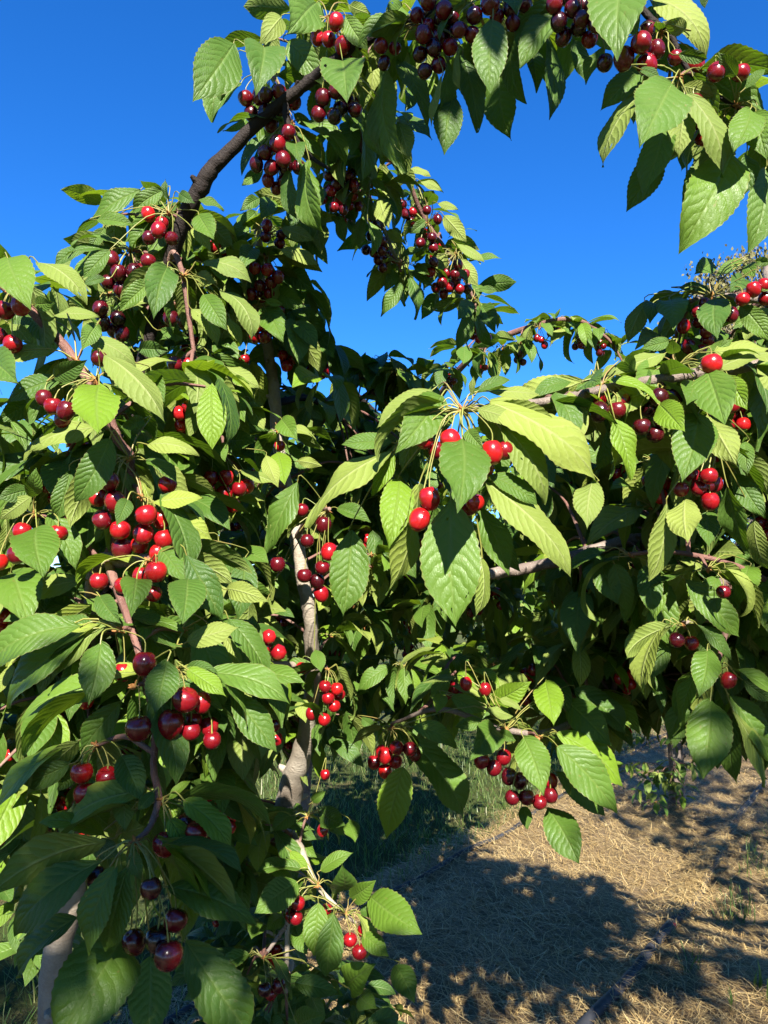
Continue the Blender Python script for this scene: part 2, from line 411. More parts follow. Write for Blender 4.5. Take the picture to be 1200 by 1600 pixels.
def more(key, sp, node, n, ll, droop):
    """the spur's other leaves, on its far side"""
    for k in range(n):
        az = rng.uniform(-.35, 3.5)                 # away from the path
        out = Vector((math.cos(az), math.sin(az), 0)); dn = rng.uniform(.1, 1.15) * droop * 1.6
        dirv = (out * math.cos(dn) - Vector((0, 0, math.sin(dn)))).normalized(); L = ll * rng.uniform(.75, 1.2)
        b = node + out * rng.uniform(.015, .035) + Vector((0, 0, rng.uniform(-.004, .01))); t = b + dirv * L
        side = dirv.cross(Vector((0, 0, 1))).normalized(); nrm = side.cross(dirv).normalized(); rl = rng.gauss(0, .6)
        nrm = nrm * math.cos(rl) + side * math.sin(rl)
        if NLEAF.get(key, 0) < (235 if key == 'A' else 290):
            leaf_object(sp, node, b, t, nrm, L * rng.uniform(.39, .49), rng.uniform(.3, 1.0), rng.uniform(.1, .4), rng.random() > .3, rng.random(), max(0, min(1, rng.gauss(.15, .22))))
            NLEAF[key] = NLEAF.get(key, 0) + 1
        else:
            v, f, uv = leaf_verts(b, t, nrm, L * .44, 12, 6, rng.uniform(.3, 1.0), rng.uniform(.1, .4), rng.uniform(-.4, .4), .05, rng.random() > .3, True)
            MASS.setdefault(key, MB()).add(v, f, uv, 0)

def spur(key, nx, ny, d, leaves='', cherries='', ripe_shade=.62, extra=5):  # fruit tone: clusters hanging in shade are given darker skin too
    node = at(nx, ny, d)
    ch = [list(map(float, c.split(','))) for c in cherries.split()]
    pos = []
    for i, (x, y, r) in enumerate(ch):
        rm = r * d / F
        rm = min(max(rm, .0105), .0155)
        c = at(x, y, d - .042 + .045 * (i / max(1, len(ch) - 1)) + rng.uniform(-.006, .006))
        pos.append([c, rm])
    for it in range(6):                            # push fruit that overlap apart, mostly in depth
        for a in range(len(pos)):
            for b in range(a):
                dv = pos[a][0] - pos[b][0]; gap = (pos[a][1] + pos[b][1]) * .95 - dv.length
                if gap > 0:
                    n = dv.normalized() if dv.length > 1e-5 else Vector((0, 1, 0))
                    pos[a][0] += n * gap * .5; pos[b][0] -= n * gap * .5
    sp = spur_mesh(key, node, [p + Vector((0, 0, r * .72)) for p, r in pos])
    for p, r in pos:
        cherry_obj(sp, p, r, rng.gauss(ripe_shade, .17)); NCH[key] = NCH.get(key, 0) + 1
    lv = leaves.split(); n = len(lv)
    for i, s in enumerate(lv):
        q = s.split(','); fl = ''.join(ch_ for ch_ in q[4] if ch_.isalpha()); W = float(''.join(ch_ for ch_ in q[4] if not ch_.isalpha()))
        x0, y0, x1, y1 = map(float, q[:4])
        off = (.05 - .095 * i / max(1, n - 1)) * min(1.6, max(.7, d)) + rng.uniform(-.008, .008)
        if 'k' in fl: off += .07
        if 'n' in fl: off -= .05
        db = d + off
        b = at(x0, y0, db)
        Lp = math.hypot(x1 - x0, y1 - y0); asp = .455
        ratio = W / (asp * Lp)
        dt = rng.uniform(-.16, .10) * Lp * d / F
        if ratio > 1:
            c = max(.5, 1 / ratio); dt = -math.tan(math.acos(c)) * Lp * d / F; ratio = 1.0
        tip = at(x1, y1, db + dt)
        L = (tip - b).length
        v = (CAM - (b + tip) / 2).normalized(); Yv = (tip - b).normalized()
        n0 = (v - v.dot(Yv) * Yv).normalized(); pr = Yv.cross(n0)
        if pr.z < 0: pr = -pr
        if abs(pr.z) < .35 and rng.random() < .5: pr = -pr
        if 'l' in fl and pr.x > 0: pr = -pr
        if 'r' in fl and pr.x < 0: pr = -pr
        ra = math.acos(max(.16, min(1, ratio * 1.04)))
        nv = n0 * math.cos(ra) + pr * math.sin(ra)
        up = 'p' not in fl
        bend = rng.uniform(.25, .65)
        if 'c' in fl: bend = rng.uniform(.9, 1.2)
        if 'f' in fl: bend = .22
        fold = rng.uniform(.10, .34) if 'f' not in fl else .10
        if not up: fold = -fold * .6
        young = 1.0 if 'y' in fl else max(0, rng.gauss(.10, .14))
        leaf_object(sp, node, b, tip, nv, max(L * asp * rng.uniform(.93, 1.04), W * d / F * .98), bend, fold, up, rng.random(), min(1, young))
        NLEAF[key] = NLEAF.get(key, 0) + 1
    more(key, sp, node, extra, .082 if d > 1.4 else .095, .75)
    return sp

# ------------------------------------------------------------------ procedural spurs for the leafage behind
def inside(poly, x, y):
    c = False; j = len(poly) - 1
    for i in range(len(poly)):
        xi, yi = poly[i]; xj, yj = poly[j]
        if (yi > y) != (yj > y) and x < (xj - xi) * (y - yi) / (yj - yi) + xi: c = not c
        j = i
    return c
def rosette(key, node, n, ll, singly, droop=.5, nch=0, ripe_shade=.5, allow=None, hi=True):
    """a whorl of drooping leaves round a spur"""
    tops = []; fr = []
    for k in range(nch):
        a = rng.uniform(0, 6.28); c = node + Vector((math.cos(a) * rng.uniform(.005, .024), math.sin(a) * rng.uniform(.005, .024), -rng.uniform(.028, .062)))
        fr.append((c, rng.uniform(.0108, .0132)))
    for it in range(5):
        for a in range(len(fr)):
            for b in range(a):
                dv = fr[a][0] - fr[b][0]; gap = (fr[a][1] + fr[b][1]) * .97 - dv.length
                if gap > 0:
                    nn = dv.normalized()
                    fr[a] = (fr[a][0] + nn * gap * .5, fr[a][1]); fr[b] = (fr[b][0] - nn * gap * .5, fr[b][1])
    singly = singly and NLEAF.get(key, 0) < 295
    if singly:
        sp = spur_mesh(key, node, [c + Vector((0, 0, r * .72)) for c, r in fr])
        for c, r in fr: cherry_obj(sp, c, r, rng.gauss(ripe_shade, .18)); NCH[key] = NCH.get(key, 0) + 1
    a0 = rng.uniform(0, 6.28)
    for k in range(n):
        az = a0 + k * 2.4 + rng.uniform(-.3, .3)
        out = Vector((math.cos(az), math.sin(az), 0))
        dn = rng.uniform(-.05, 1.15) * droop * 2
        dirv = (out * math.cos(dn) - Vector((0, 0, math.sin(dn)))).normalized()
        L = ll * rng.uniform(.68, 1.15)
        pet = out * .024 * rng.uniform(.6, 1.3) + Vector((0, 0, rng.uniform(-.004, .012)))
        b = node + pet; t = b + dirv * L
        side = dirv.cross(Vector((0, 0, 1))).normalized()
        nrm = side.cross(dirv).normalized(); rl = rng.gauss(0, .45)
        nrm = nrm * math.cos(rl) + side * math.sin(rl)
        if allow is not None:
            q = project(t); 
            if not allow(q[0], q[1]) or covers(q[0], q[1], q[2], 24): continue
            q = project((b + t) / 2)
            if covers(q[0], q[1], q[2], 24): continue
        up = rng.random() > .2
        if singly:
            leaf_object(sp, node, b, t, nrm, L * .45 * rng.uniform(.88, 1.08), rng.uniform(.3, .95), rng.uniform(.1, .4), up, rng.random(), max(0, min(1, rng.gauss(.15, .22))))
            NLEAF[key] = NLEAF.get(key, 0) + 1
        else:
            mb = MASS.setdefault(key, MB())
            v, f, uv = leaf_verts(b, t, nrm, L * rng.uniform(.38, .49), 8 if hi else 4, 4 if hi else 2, rng.uniform(.3, .95), rng.uniform(.1, .4), rng.uniform(-.3, .3), .04, up, False)
            mb.add(v, f, uv, 0)
    if not singly:
        mb = MASS.setdefault(key, MB())
        q, bd = nearest(key, node)
        if q is not None and hi and bd < .2:
            pts = catmull([q, q.lerp(node, .5) + Vector((0, 0, min(.05, bd * .15))), node], 3)
            tube(mb, pts, np.linspace(.004, .0022, len(pts)), 5, 1, .05)
        for c, r in fr:
            ph = np.linspace(0.05, np.pi - .05, 5); th = np.linspace(0, 2 * np.pi, 8)
            v = np.stack([np.sin(ph)[:, None] * np.cos(th)[None], np.sin(ph)[:, None] * np.sin(th)[None], np.repeat(np.cos(ph)[:, None], 8, 1)], -1).reshape(-1, 3) * r + np.array(c)
            i, j = np.meshgrid(np.arange(4), np.arange(7), indexing='ij'); qq = (i * 8 + j).ravel()
            mb.add(v, np.stack([qq, qq + 8, qq + 9, qq + 1], 1), np.zeros((len(v), 2)), 2)

# the stems that stay in view between the leaves
OPEN = [((465, 815), (486, 975), 1.58), ((478, 1150), (448, 1270), 1.78), ((452, 1290), (449, 1535), 1.5), ((414, 520), (434, 655), 1.58), ((118, 1300), (95, 1510), 1.3), ((420, 1038), (470, 1040), 1.5)]
def covers(x, y, d, m):
    for (x0, y0), (x1, y1), ds in OPEN:
        if d > ds: continue
        t = max(0, min(1, ((x - x0) * (x1 - x0) + (y - y0) * (y1 - y0)) / ((x1 - x0) ** 2 + (y1 - y0) ** 2)))
        if math.hypot(x - x0 - t * (x1 - x0), y - y0 - t * (y1 - y0)) < m: return True
    return False
def fill(key, poly, n, d0, d1, ll=.105, pch=.25, singles=0, droop=.5, allow=None, hi=True, nl=(6, 9)):
    xs = [p[0] for p in poly]; ys = [p[1] for p in poly]
    nodes = []
    while len(nodes) < n:
        x = rng.uniform(min(xs), max(xs)); y = rng.uniform(min(ys), max(ys))
        d_ = rng.uniform(d0, d1)
        if inside(poly, x, y) and not covers(x, y, d_, 30): nodes.append((d_, x, y))
    nodes.sort()
    for i, (d, x, y) in enumerate(nodes):
        rosette(key, at(x, y, d), rng.randint(*nl), ll, i < singles, droop, rng.randint(3, 8) if rng.random() < pch else 0, .55, allow, hi)
def mass_done(key):
    if key in MASS:
        o = MASS[key].build('foliage', [M_LEAFS, M_TWIG, M_CHF], TREES[key], origin=world_loc(TREES[key]))
        o['kind'] = 'stuff'
M_CHF = simple('cherry_skin_far', [(0.03, 0.002, 0.004), (0.20, 0.005, 0.008), (0.42, 0.010, 0.010)], 18, 0.15, 0, .55)

# ---------- tree A: the near one whose branch arches across the sky
tree('A', 'cherry_tree', Vector((at(70, 1640, 1.35).x, at(70, 1640, 1.35).y + .05, 0)), 'cherry tree with pale trunk whose long bare branch arches across the blue sky')
bA = world_loc(TREES['A'])
limb('A', 'trunk', [((bA.x - .02, bA.y + .02, -.05), .034), ((bA.x, bA.y, .35), .030), (at(85, 1530, 1.36), .026), (at(112, 1400, 1.33), .0225), (at(119, 1300, 1.30), .020), (at(128, 1150, 1.25), .016), (at(138, 1000, 1.15), .012), (at(146, 890, 1.03), .009)], M_BARKP, 16, True, 6)
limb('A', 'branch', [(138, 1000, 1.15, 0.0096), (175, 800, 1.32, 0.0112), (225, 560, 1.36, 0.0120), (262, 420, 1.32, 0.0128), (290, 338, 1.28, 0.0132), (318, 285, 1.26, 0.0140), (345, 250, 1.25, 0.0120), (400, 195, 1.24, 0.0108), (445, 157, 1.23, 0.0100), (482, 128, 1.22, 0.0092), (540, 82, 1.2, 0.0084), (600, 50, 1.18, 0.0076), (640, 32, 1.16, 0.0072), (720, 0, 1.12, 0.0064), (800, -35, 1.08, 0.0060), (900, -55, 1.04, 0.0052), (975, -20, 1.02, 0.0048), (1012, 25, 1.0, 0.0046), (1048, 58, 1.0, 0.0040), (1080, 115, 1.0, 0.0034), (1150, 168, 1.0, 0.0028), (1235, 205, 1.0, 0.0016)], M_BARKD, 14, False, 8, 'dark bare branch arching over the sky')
limb('A', 'branch', [(146, 890, 1.03, .009), (166, 872, .98, .0085), (188, 880, .95, .0065), (232, 870, .93, .004)], M_BARK, 10, False, 5)
limb('A', 'branch', [(168, 874, .97, .0065), (178, 905, .93, .0056), (200, 965, .88, .0050), (215, 1010, .86, .0047), (228, 1060, .84, .0043), (243, 1140, .82, .0040), (240, 1200, .81, .0038), (248, 1245, .80, .0038), (235, 1290, .78, .0032), (213, 1314, .76, .0026)], M_TWIG, 10, False, 5, 'reddish brown fruiting twig hanging down')
limb('A', 'branch', [(-60, 400, .98, .0055), (15, 455, .97, .006), (55, 492, .97, .0062), (100, 540, .97, .0064), (135, 590, .97, .0064), (165, 640, .97, .0062), (186, 690, .97, .006), (205, 718, .97, .005), (195, 800, .98, .0055), (168, 872, .98, .007)], M_TWIG, 10, False, 4, 'reddish brown twig slanting across the leaves')
limb('A', 'branch', [(262, 420, 1.32, .008), (272, 395, 1.29, .0052), (287, 435, 1.27, .0046), (293, 480, 1.26, .0042), (303, 548, 1.25, .0034)], M_TWIG, 9, False, 3)
limb('A', 'branch', [(540, 82, 1.2, .006), (560, 170, 1.4, .006), (590, 240, 1.52, .006), (622, 255, 1.58, .0055), (637, 280, 1.62, .0052), (662, 340, 1.66, .0048), (700, 395, 1.68, .004), (735, 455, 1.7, .0034), (748, 500, 1.7, .0025)], M_TWIG, 9, False, 3)
limb('A', 'branch', [(560, 170, 1.4, .005), (575, 300, 1.58, .0045), (600, 360, 1.62, .004), (627, 425, 1.64, .003)], M_TWIG, 8, False, 2)
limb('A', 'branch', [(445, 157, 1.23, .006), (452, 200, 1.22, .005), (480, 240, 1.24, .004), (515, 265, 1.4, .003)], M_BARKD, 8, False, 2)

spur('A', 420, 118, 1.27, '372,88,332,192,32 377,130,332,188,15 432,95,455,108,10 366,68,301,160,60 412,74,400,150,48',
     '415,149,12 437,146,12 415,178,13 403,152,12 388,156,12 392,176,12 438,170,12 459,160,12 423,194,13', .26)
spur('A', 455, 195, 1.25, '418,210,378,275,18 410,265,378,290,20 460,178,489,200,16 470,190,540,258,26 465,208,503,250,14 450,265,465,345,25 470,250,481,350,30 483,250,508,366,34 463,225,468,258,25',
     '450,208,12 432,227,13 443,250,12 415,240,12 403,255,11 425,264,12 447,263,12 463,262,11 422,282,10 441,283,10 432,290,10', .25)
spur('A', 512, 28, 1.22, '545,8,580,22,20p 495,5,448,55,52 440,28,404,72,30pc 450,65,508,136,42 548,35,562,100,25 540,25,576,80,30 535,95,543,163,54',
     '525,35,12 535,72,13 512,62,12 497,60,11 545,92,10', .66)
spur('A', 522, 105, 1.24, '560,180,548,208,26k 596,80,582,150,25p 560,160,566,285,32 588,168,600,250,28 602,113,635,270,50 622,190,640,250,30p',
     '522,145,12 505,158,12 500,172,12 523,182,12 535,172,12 550,172,12 540,150,12 515,118,12 548,160,12', .18)
spur('A', 655, 38, 1.14, '622,90,668,198,32 628,10,600,45,30 722,85,746,208,42 708,150,694,243,44 700,95,686,195,26 689,120,674,198,12p 716,74,720,142,11p',
     '694,17,14 669,3,13 662,55,13 678,78,13 702,74,13 664,112,12 658,85,12 685,99,12 656,28,12 685,34,12 707,34,12 685,57,12 670,37,12 707,48,12 595,72,12 617,76,10 600,99,9', .42)
spur('A', 770, 0, 1.10, '785,95,799,220,48k 806,50,823,163,22 828,70,838,146,25 856,57,858,188,30 728,0,732,37,12p 802,0,808,25,25 874,12,812,108,40 770,30,766,148,52f',
     '764,10,15 743,24,13 719,48,12 736,54,12 795,17,13 801,37,12 780,25,12 820,8,12', .42)
spur('A', 905, -22, 1.04, '896,62,914,128,26 945,75,915,133,22 970,115,950,157,14 975,-12,964,96,66',
     '931,11,14 932,37,14 909,30,13 888,21,13 868,10,13 880,30,13 893,0,13 907,8,13 899,48,13 885,53,13 920,61,13 945,99,13', .24)
spur('A', 1032, 52, 1.0, '1008,18,1035,28,18 1020,0,1102,96,40pc 1072,46,1035,34,22p 1060,85,1105,92,20',
     '1001,68,16 975,92,16 1024,80,13 1012,99,15 1012,47,11 1055,91,10 1086,103,15', .50, 2)
spur('A', 1062, 120, .99, '1070,215,1064,268,20 1030,235,978,332,48 1003,112,938,174,36 1012,138,942,262,36p 1065,135,1118,152,28p 1040,195,1003,314,50 1068,160,1060,248,38p 1072,146,1127,278,40pc 1000,108,1034,125,14 1050,130,1000,230,66')
spur('A', 1150, 165, 1.0, '1195,262,1168,396,46 1165,240,1153,312,30 1125,235,1064,330,48k 1145,240,1060,398,82 1180,175,1198,250,40 1172,170,1145,240,40 1162,140,1196,108,18 1150,120,1122,82,24',
     '1119,113,14 1157,114,14 1085,165,14 1093,187,14 1098,213,14', .42)
spur('A', 1098, -30, 1.02, '1098,-12,1101,14,12', '', .5, 0)
# hanging side branch against the sky
spur('A', 668, 350, 1.66, '640,300,616,308,12 655,300,634,314,14 640,268,640,297,14p 664,313,653,345,12p 667,343,640,366,16 640,264,674,277,11p 657,284,691,300,12p 684,318,716,328,12p 693,337,730,380,26p',
     '667,329,7 684,343,7 675,372,8 677,387,8 657,380,8 629,321,8 635,336,8 640,345,8 645,332,8', .42)
spur('A', 712, 398, 1.67, '688,390,709,385,10 712,380,757,410,14p 720,404,748,448,24p 718,420,730,446,10',
     '677,411,8 673,425,8 715,415,8 727,429,8 709,428,8 699,428,8 689,443,8 703,449,8 683,448,8 720,452,8 712,441,8 728,452,8 693,460,8', .56)
spur('A', 738, 468, 1.68, '683,457,658,500,24 744,487,736,527,15 709,457,696,487,14p 748,452,777,455,12 752,477,774,520,30 750,481,772,543,16 736,470,715,500,24 733,487,712,550,26')
spur('A', 627, 412, 1.62, '632,433,633,479,14 616,423,600,457,18 640,422,676,449,16 648,415,672,430,14 629,398,659,390,12 605,361,633,380,16py 629,442,595,495,26 640,433,648,500,22',
     '587,353,8 579,369,8 597,380,8 595,391,8 587,396,8 572,391,8 597,417,8 591,407,8 581,345,8', .34)
spur('A', 580, 290, 1.5, '533,313,557,350,26 541,340,563,390,14 565,340,550,390,20 528,332,540,382,20 568,310,587,342,12 589,305,622,340,16 592,308,608,358,26p 581,281,604,300,14 575,345,580,400,18',
     '524,325,8 535,328,8 515,276,9 525,287,9 544,279,9 552,292,9 539,289,9 549,273,9', .34)
# upper left
spur('A', 264, 334, 1.28, '165,355,140,392,20 220,297,145,343,30 235,345,205,405,18 258,318,222,328,14 257,297,207,333,26 152,343,210,352,20 262,312,259,280,9 280,303,305,318,16 310,312,350,330,14 310,335,335,375,28 300,357,330,395,18p 173,390,130,435,25',
     '248,360,12 268,373,11 233,372,11 253,350,11 232,335,11', .60)
spur('A', 287, 432, 1.25, '278,425,236,393,18p 307,430,338,442,22p 358,497,377,540,16p 343,455,393,533,26pc 317,412,393,443,26pc 300,483,340,543,24p 318,460,355,517,34 236,440,186,487,28 262,417,240,500,46',
     '', .5)
spur('A', 205, 392, 1.32, '140,385,85,415,18 175,388,112,440,26 165,435,130,445,14', '232,410,12 229,431,12 177,409,12 185,422,12 207,425,12 172,442,12 190,447,12 200,440,12 217,427,12', .30)
spur('A', 170, 460, 1.34, '215,510,262,530,30 215,545,265,548,24 250,515,295,528,20', '157,482,12 160,505,12 185,500,12 190,520,12 178,515,12', .25)
spur('A', 275, 475, 1.33, '', '267,497,12 287,502,11', .3)
spur('A', 18, 452, .95, '40,492,85,540,36 15,505,52,542,22p 55,475,87,473,20 58,410,136,477,30pc 12,403,49,485,50',
     '33,478,15 8,485,16 20,538,15 -2,525,14', .66)
spur('A', 120, 565, .96, '83,493,156,496,20p 110,500,125,533,8p 140,530,215,578,32pc 152,507,128,548,28 80,550,6,565,24p -20,560,30,600,44 84,590,137,562,30')
spur('A', 150, 592, .95, '60,620,-5,660,40k 185,615,215,650,30k 235,580,258,630,32k 95,592,12,630,34 163,555,258,662,46pc 155,600,155,680,66yf',
     '103,642,14 80,632,14 72,625,13 98,655,13 155,560,13', .55)
spur('A', 203, 717, .95, '140,790,135,858,62k 225,655,188,668,24 138,755,122,803,22 110,735,87,812,36 150,668,47,706,34p 228,720,277,757,20 230,695,312,713,28pc 172,685,117,785,50 ',
     '170,752,16 180,784,16 160,812,15 188,828,16 191,857,17 153,778,14 160,735,13 262,757,15', .68)
spur('A', 222, 778, .93, '218,750,235,790,14yp 182,722,210,780,15p 253,800,333,845,36yp 237,785,318,778,24yp 200,780,182,822,26',
     '229,805,17 224,834,16 257,842,16 252,812,14 218,852,14', .78)
spur('A', 55, 803, .97, '20,895,47,985,70 10,810,5,870,20p 136,905,28,938,34p 47,765,-5,780,30 50,775,0,812,26p 54,776,57,730,26 58,824,68,905,62',
     '35,830,14 26,867,14 90,834,14 82,842,12 -1,878,14 108,807,13', .64)
spur('A', 232, 876, .91, '382,870,372,968,48k 340,845,365,900,26k 355,920,421,940,34p 232,950,222,1005,40 252,857,290,910,36 290,865,346,968,50 293,905,285,977,58 214,905,205,965,46',
     '155,908,14 244,893,17 240,928,13 192,915,12 220,900,11 246,865,12', .72)
spur('A', 283, 985, .90, '335,995,335,1040,30k 270,985,260,1030,40k 350,993,378,1048,20p 355,965,418,1062,42 205,968,288,988,16 292,1003,375,980,34p')
spur('A', 165, 955, .9, '135,935,172,970,20 155,930,190,975,32')
spur('A', 187, 985, .85, '180,1075,32,1130,44k 150,985,78,970,18 22,1040,-8,1090,20p 135,992,15,1107,50 130,978,-10,1045,52 158,1003,137,1105,54',
     '226,1037,18 193,1050,16', .52)
spur('A', 212, 1072, .83, '190,1095,127,1177,44 262,1030,242,1115,50', '217,1138,21 250,1155,15', .42)
spur('A', 274, 1047, .84, '340,1103,350,1145,30 358,1062,445,1085,24p 362,1080,432,1175,50 290,1042,340,1050,22 292,1045,355,1090,28y',
     '290,1093,20 270,1133,21 315,1097,15 295,1140,15 330,1153,14 310,1130,14 320,1135,15', .60)
spur('A', 150, 1165, .86, '66,1240,48,1345,26p 118,1250,95,1360,22p 118,1200,90,1237,30 110,1193,32,1225,38 225,1165,240,1225,26 190,1180,222,1253,44',
     '128,1207,17 133,1240,18 168,1215,18 165,1240,17 182,1215,13', .72)
spur('A', 252, 1250, .80, '130,1255,185,1305,30p 190,1240,195,1300,36p 190,1300,228,1290,28p 155,1315,185,1340,30 165,1305,58,1287,26y 245,1270,232,1350,22 242,1235,215,1265,20 262,1250,298,1220,14y 287,1250,365,1335,40y 265,1278,298,1350,34y',
     '257,1320,17 307,1300,18 293,1285,15 273,1340,15 327,1320,13', .60)
spur('A', 211, 1315, .75, '290,1470,395,1625,80k 235,1495,230,1640,78k 195,1460,75,1640,116 205,1330,222,1375,24p 122,1432,30,1528,36 262,1385,399,1446,52 160,1345,25,1462,60 182,1352,140,1492,50 200,1352,167,1485,54',
     '236,1388,16 262,1490,22 250,1467,20 272,1440,19 210,1472,18 150,1370,16', .20)

# ---------- tree B: behind it, upright limb
tree('B', 'cherry_tree', Vector((-.30, 2.3, 0)), 'cherry tree with upright grey limb standing behind the pale trunk')
limb('B', 'trunk', [((-.34, 2.35, -.05), .045), ((-.30, 2.25, .4), .040), (at(440, 1330, 1.95), .034), (at(455, 1230, 1.85), .031), (at(472, 1175, 1.78), .024), (at(488, 1080, 1.7), .018), (at(486, 980, 1.62), .0155), (at(478, 930, 1.6), .0150), (at(463, 840, 1.6), .0145), (at(448, 760, 1.6), .0135), (at(434, 690, 1.6), .0130), (at(430, 630, 1.6), .0130), (at(424, 580, 1.6), .012), (at(413, 500, 1.6), .011), (at(406, 410, 1.58), .0095), (at(402, 350, 1.56), .008)], M_BARKP, 14, True, 8)
limb('B', 'branch', [(486, 1040, 1.66, .011), (455, 1040, 1.6, .009), (418, 1038, 1.5, .0075)], M_BARKP, 9, False, 2)
limb('B', 'branch', [(452, 1265, 1.85, .012), (456, 1300, 1.65, .0085), (470, 1325, 1.55, .007), (495, 1382, 1.5, .0055), (535, 1425, 1.48, .004), (556, 1442, 1.48, .003)], M_BARKP, 9, False, 4)
limb('B', 'branch', [(456, 1300, 1.62, .0055), (451, 1400, 1.52, .0052), (449, 1470, 1.5, .005), (447, 1550, 1.5, .0045)], M_BARKP, 9, False, 2)
limb('B', 'branch', [(448, 1445, 1.5, .0042), (430, 1470, 1.5, .004), (412, 1495, 1.5, .003)], M_BARK, 8, False, 3)
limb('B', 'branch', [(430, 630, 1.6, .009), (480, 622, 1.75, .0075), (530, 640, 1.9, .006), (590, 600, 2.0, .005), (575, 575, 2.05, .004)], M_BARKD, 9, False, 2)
limb('B', 'branch', [(448, 760, 1.6, .007), (390, 740, 1.45, .005), (340, 705, 1.32, .0035)], M_TWIG, 9, False, 2)
limb('B', 'branch', [(463, 840, 1.6, .007), (490, 800, 1.45, .005), (515, 795, 1.36, .0035)], M_TWIG, 9, False, 2)
spur('B', 420, 365, 1.5, '405,310,375,330,20 402,330,373,360,22 385,347,362,378,22 480,365,512,413,24 343,395,392,388,12 425,312,408,343,26 440,357,493,377,22p 395,387,377,423,26',
     '417,353,9 415,370,9 440,367,9 437,380,9', .6)
spur('B', 415, 402, 1.48, '443,410,493,455,34 437,390,497,415,22p', '402,420,10 417,423,10 432,432,10 423,442,10 409,448,10 419,457,9 393,460,9', .7)
spur('B', 398, 482, 1.5, '455,480,507,540,30 443,497,480,570,36 425,455,478,480,30 413,480,443,535,36 415,470,443,477,12y', '403,510,10 413,527,10 400,527,10 437,485,9 382,562,9', .62)
spur('B', 303, 550, 1.28, '280,600,312,605,16p 350,572,407,608,26p 365,590,390,600,14y 325,555,330,625,50', '274,569,12 292,571,12 281,586,11 299,590,11', .74)
spur('B', 330, 640, 1.4, '293,660,275,690,20 315,625,303,680,40 390,627,413,672,26p 355,612,383,660,34 280,685,318,720,22p 350,690,400,690,30')
spur('B', 337, 705, 1.32, '415,712,435,762,28p 302,712,297,762,28 327,733,303,757,12 375,735,435,757,18p 342,695,352,722,22',
     '331,747,12 352,746,12 354,771,13 374,764,12 325,765,12 382,761,12 339,786,12 364,789,12 322,750,11', .70)
spur('B', 436, 672, 1.52, '430,670,417,700,18 447,695,480,738,26 465,720,503,728,18p 440,655,465,688,30 433,707,445,758,34y', '437,697,9', .6)
spur('B', 512, 798, 1.38, '405,965,445,1015,40pk 385,1050,447,1095,28p 493,1015,502,1050,24 466,752,418,864,44',
     '480,845,11 434,882,12 514,862,13 477,900,12 504,887,12 496,912,12 500,923,12 505,820,13 472,797,11', .45)
spur('B', 512, 1046, 1.6, '470,1090,478,1130,26p', '509,1074,10 525,1077,10 515,1091,10 520,1100,10 487,1115,10 507,1124,10 530,1085,10 472,1044,12', .70)
spur('B', 496, 1383, 1.48, '387,1370,352,1380,30 425,1340,385,1350,26 537,1390,535,1350,40 501,1360,553,1332,22 453,1330,483,1360,20y 470,1357,398,1366,20 465,1378,396,1428,46',
     '466,1411,11 462,1433,11 456,1413,10 455,1432,10 511,1420,9', .62)
spur('B', 480, 1275, 1.56, '467,1312,495,1340,26 447,1312,428,1325,20 463,1293,495,1312,20 462,1267,422,1300,30 500,1268,540,1290,36 545,1283,555,1317,26 488,1253,510,1236,14', '504,1297,9 508,1210,8')
spur('B', 540, 1427, 1.46, '460,1447,480,1492,30 440,1430,415,1453,26 405,1438,393,1468,34 548,1402,588,1375,28 578,1400,660,1460,60 565,1460,608,1495,30 498,1410,490,1495,40 522,1426,510,1525,44',
     '562,1487,12 547,1468,11 567,1453,9', .62)
spur('B', 412, 1497, 1.48, '545,1540,588,1505,40 562,1555,590,1575,34 618,1507,648,1567,40 460,1535,530,1552,30 468,1600,510,1585,34', '414,1546,11 435,1540,11 423,1552,11', .3)

# ---------- tree C: the right-hand tree, sprays reach in from the right
tree('C', 'cherry_tree', Vector((2.25, 1.75, 0)), 'cherry tree whose lit leafy sprays hang over the straw mulch')
limb('C', 'trunk', [((2.25, 1.78, -.05), .055), ((2.22, 1.75, .5), .05), ((2.1, 1.65, 1.0), .04), ((1.95, 1.5, 1.5), .03)], M_BARK, 14, True, 6)
limb('C', 'branch', [((1.95, 1.5, 1.5), .026), (at(1400, 620, 1.25), .016), (at(1250, 570, 1.08), .0095), (at(1150, 575, 1.03), .0085), (at(1060, 588, 1.0), .0075), (at(960, 605, .98), .0065), (at(870, 625, .94), .0055), (at(790, 634, .89), .0045), (at(724, 641, .86), .0035)], M_BARK, 12, True, 6)
limb('C', 'branch', [((2.1, 1.65, 1.0), .026), (at(1300, 760, 1.6), .017), (at(1180, 795, 1.45), .0125), (at(1045, 832, 1.38), .0115), (at(960, 850, 1.36), .011), (at(860, 880, 1.34), .0105), (at(770, 897, 1.33), .010), (at(700, 910, 1.34), .007)], M_BARK, 12, True, 6)
limb('C', 'branch', [((2.1, 1.65, 1.1), .026), (at(1300, 480, 1.5), .014), (at(1200, 470, 1.28), .0075), (at(1115, 462, 1.22), .0045), (at(1080, 470, 1.2), .003)], M_BARK, 10, True, 4)
limb('C', 'branch', [((2.15, 1.7, .8), .026), (at(1180, 1000, 1.8), .014), (at(980, 1080, 1.5), .0085), (at(870, 1140, 1.36), .0065), (at(790, 1140, 1.32), .0055), (at(690, 1108, 1.34), .0045), (at(612, 1130, 1.42), .003)], M_BARK, 10, True, 4)
limb('C', 'branch', [((2.1, 1.65, 1.0), .02), (at(1240, 930, 1.35), .010), (at(1140, 960, 1.2), .006), (at(1068, 974, 1.15), .004)], M_BARK, 10, True, 3)

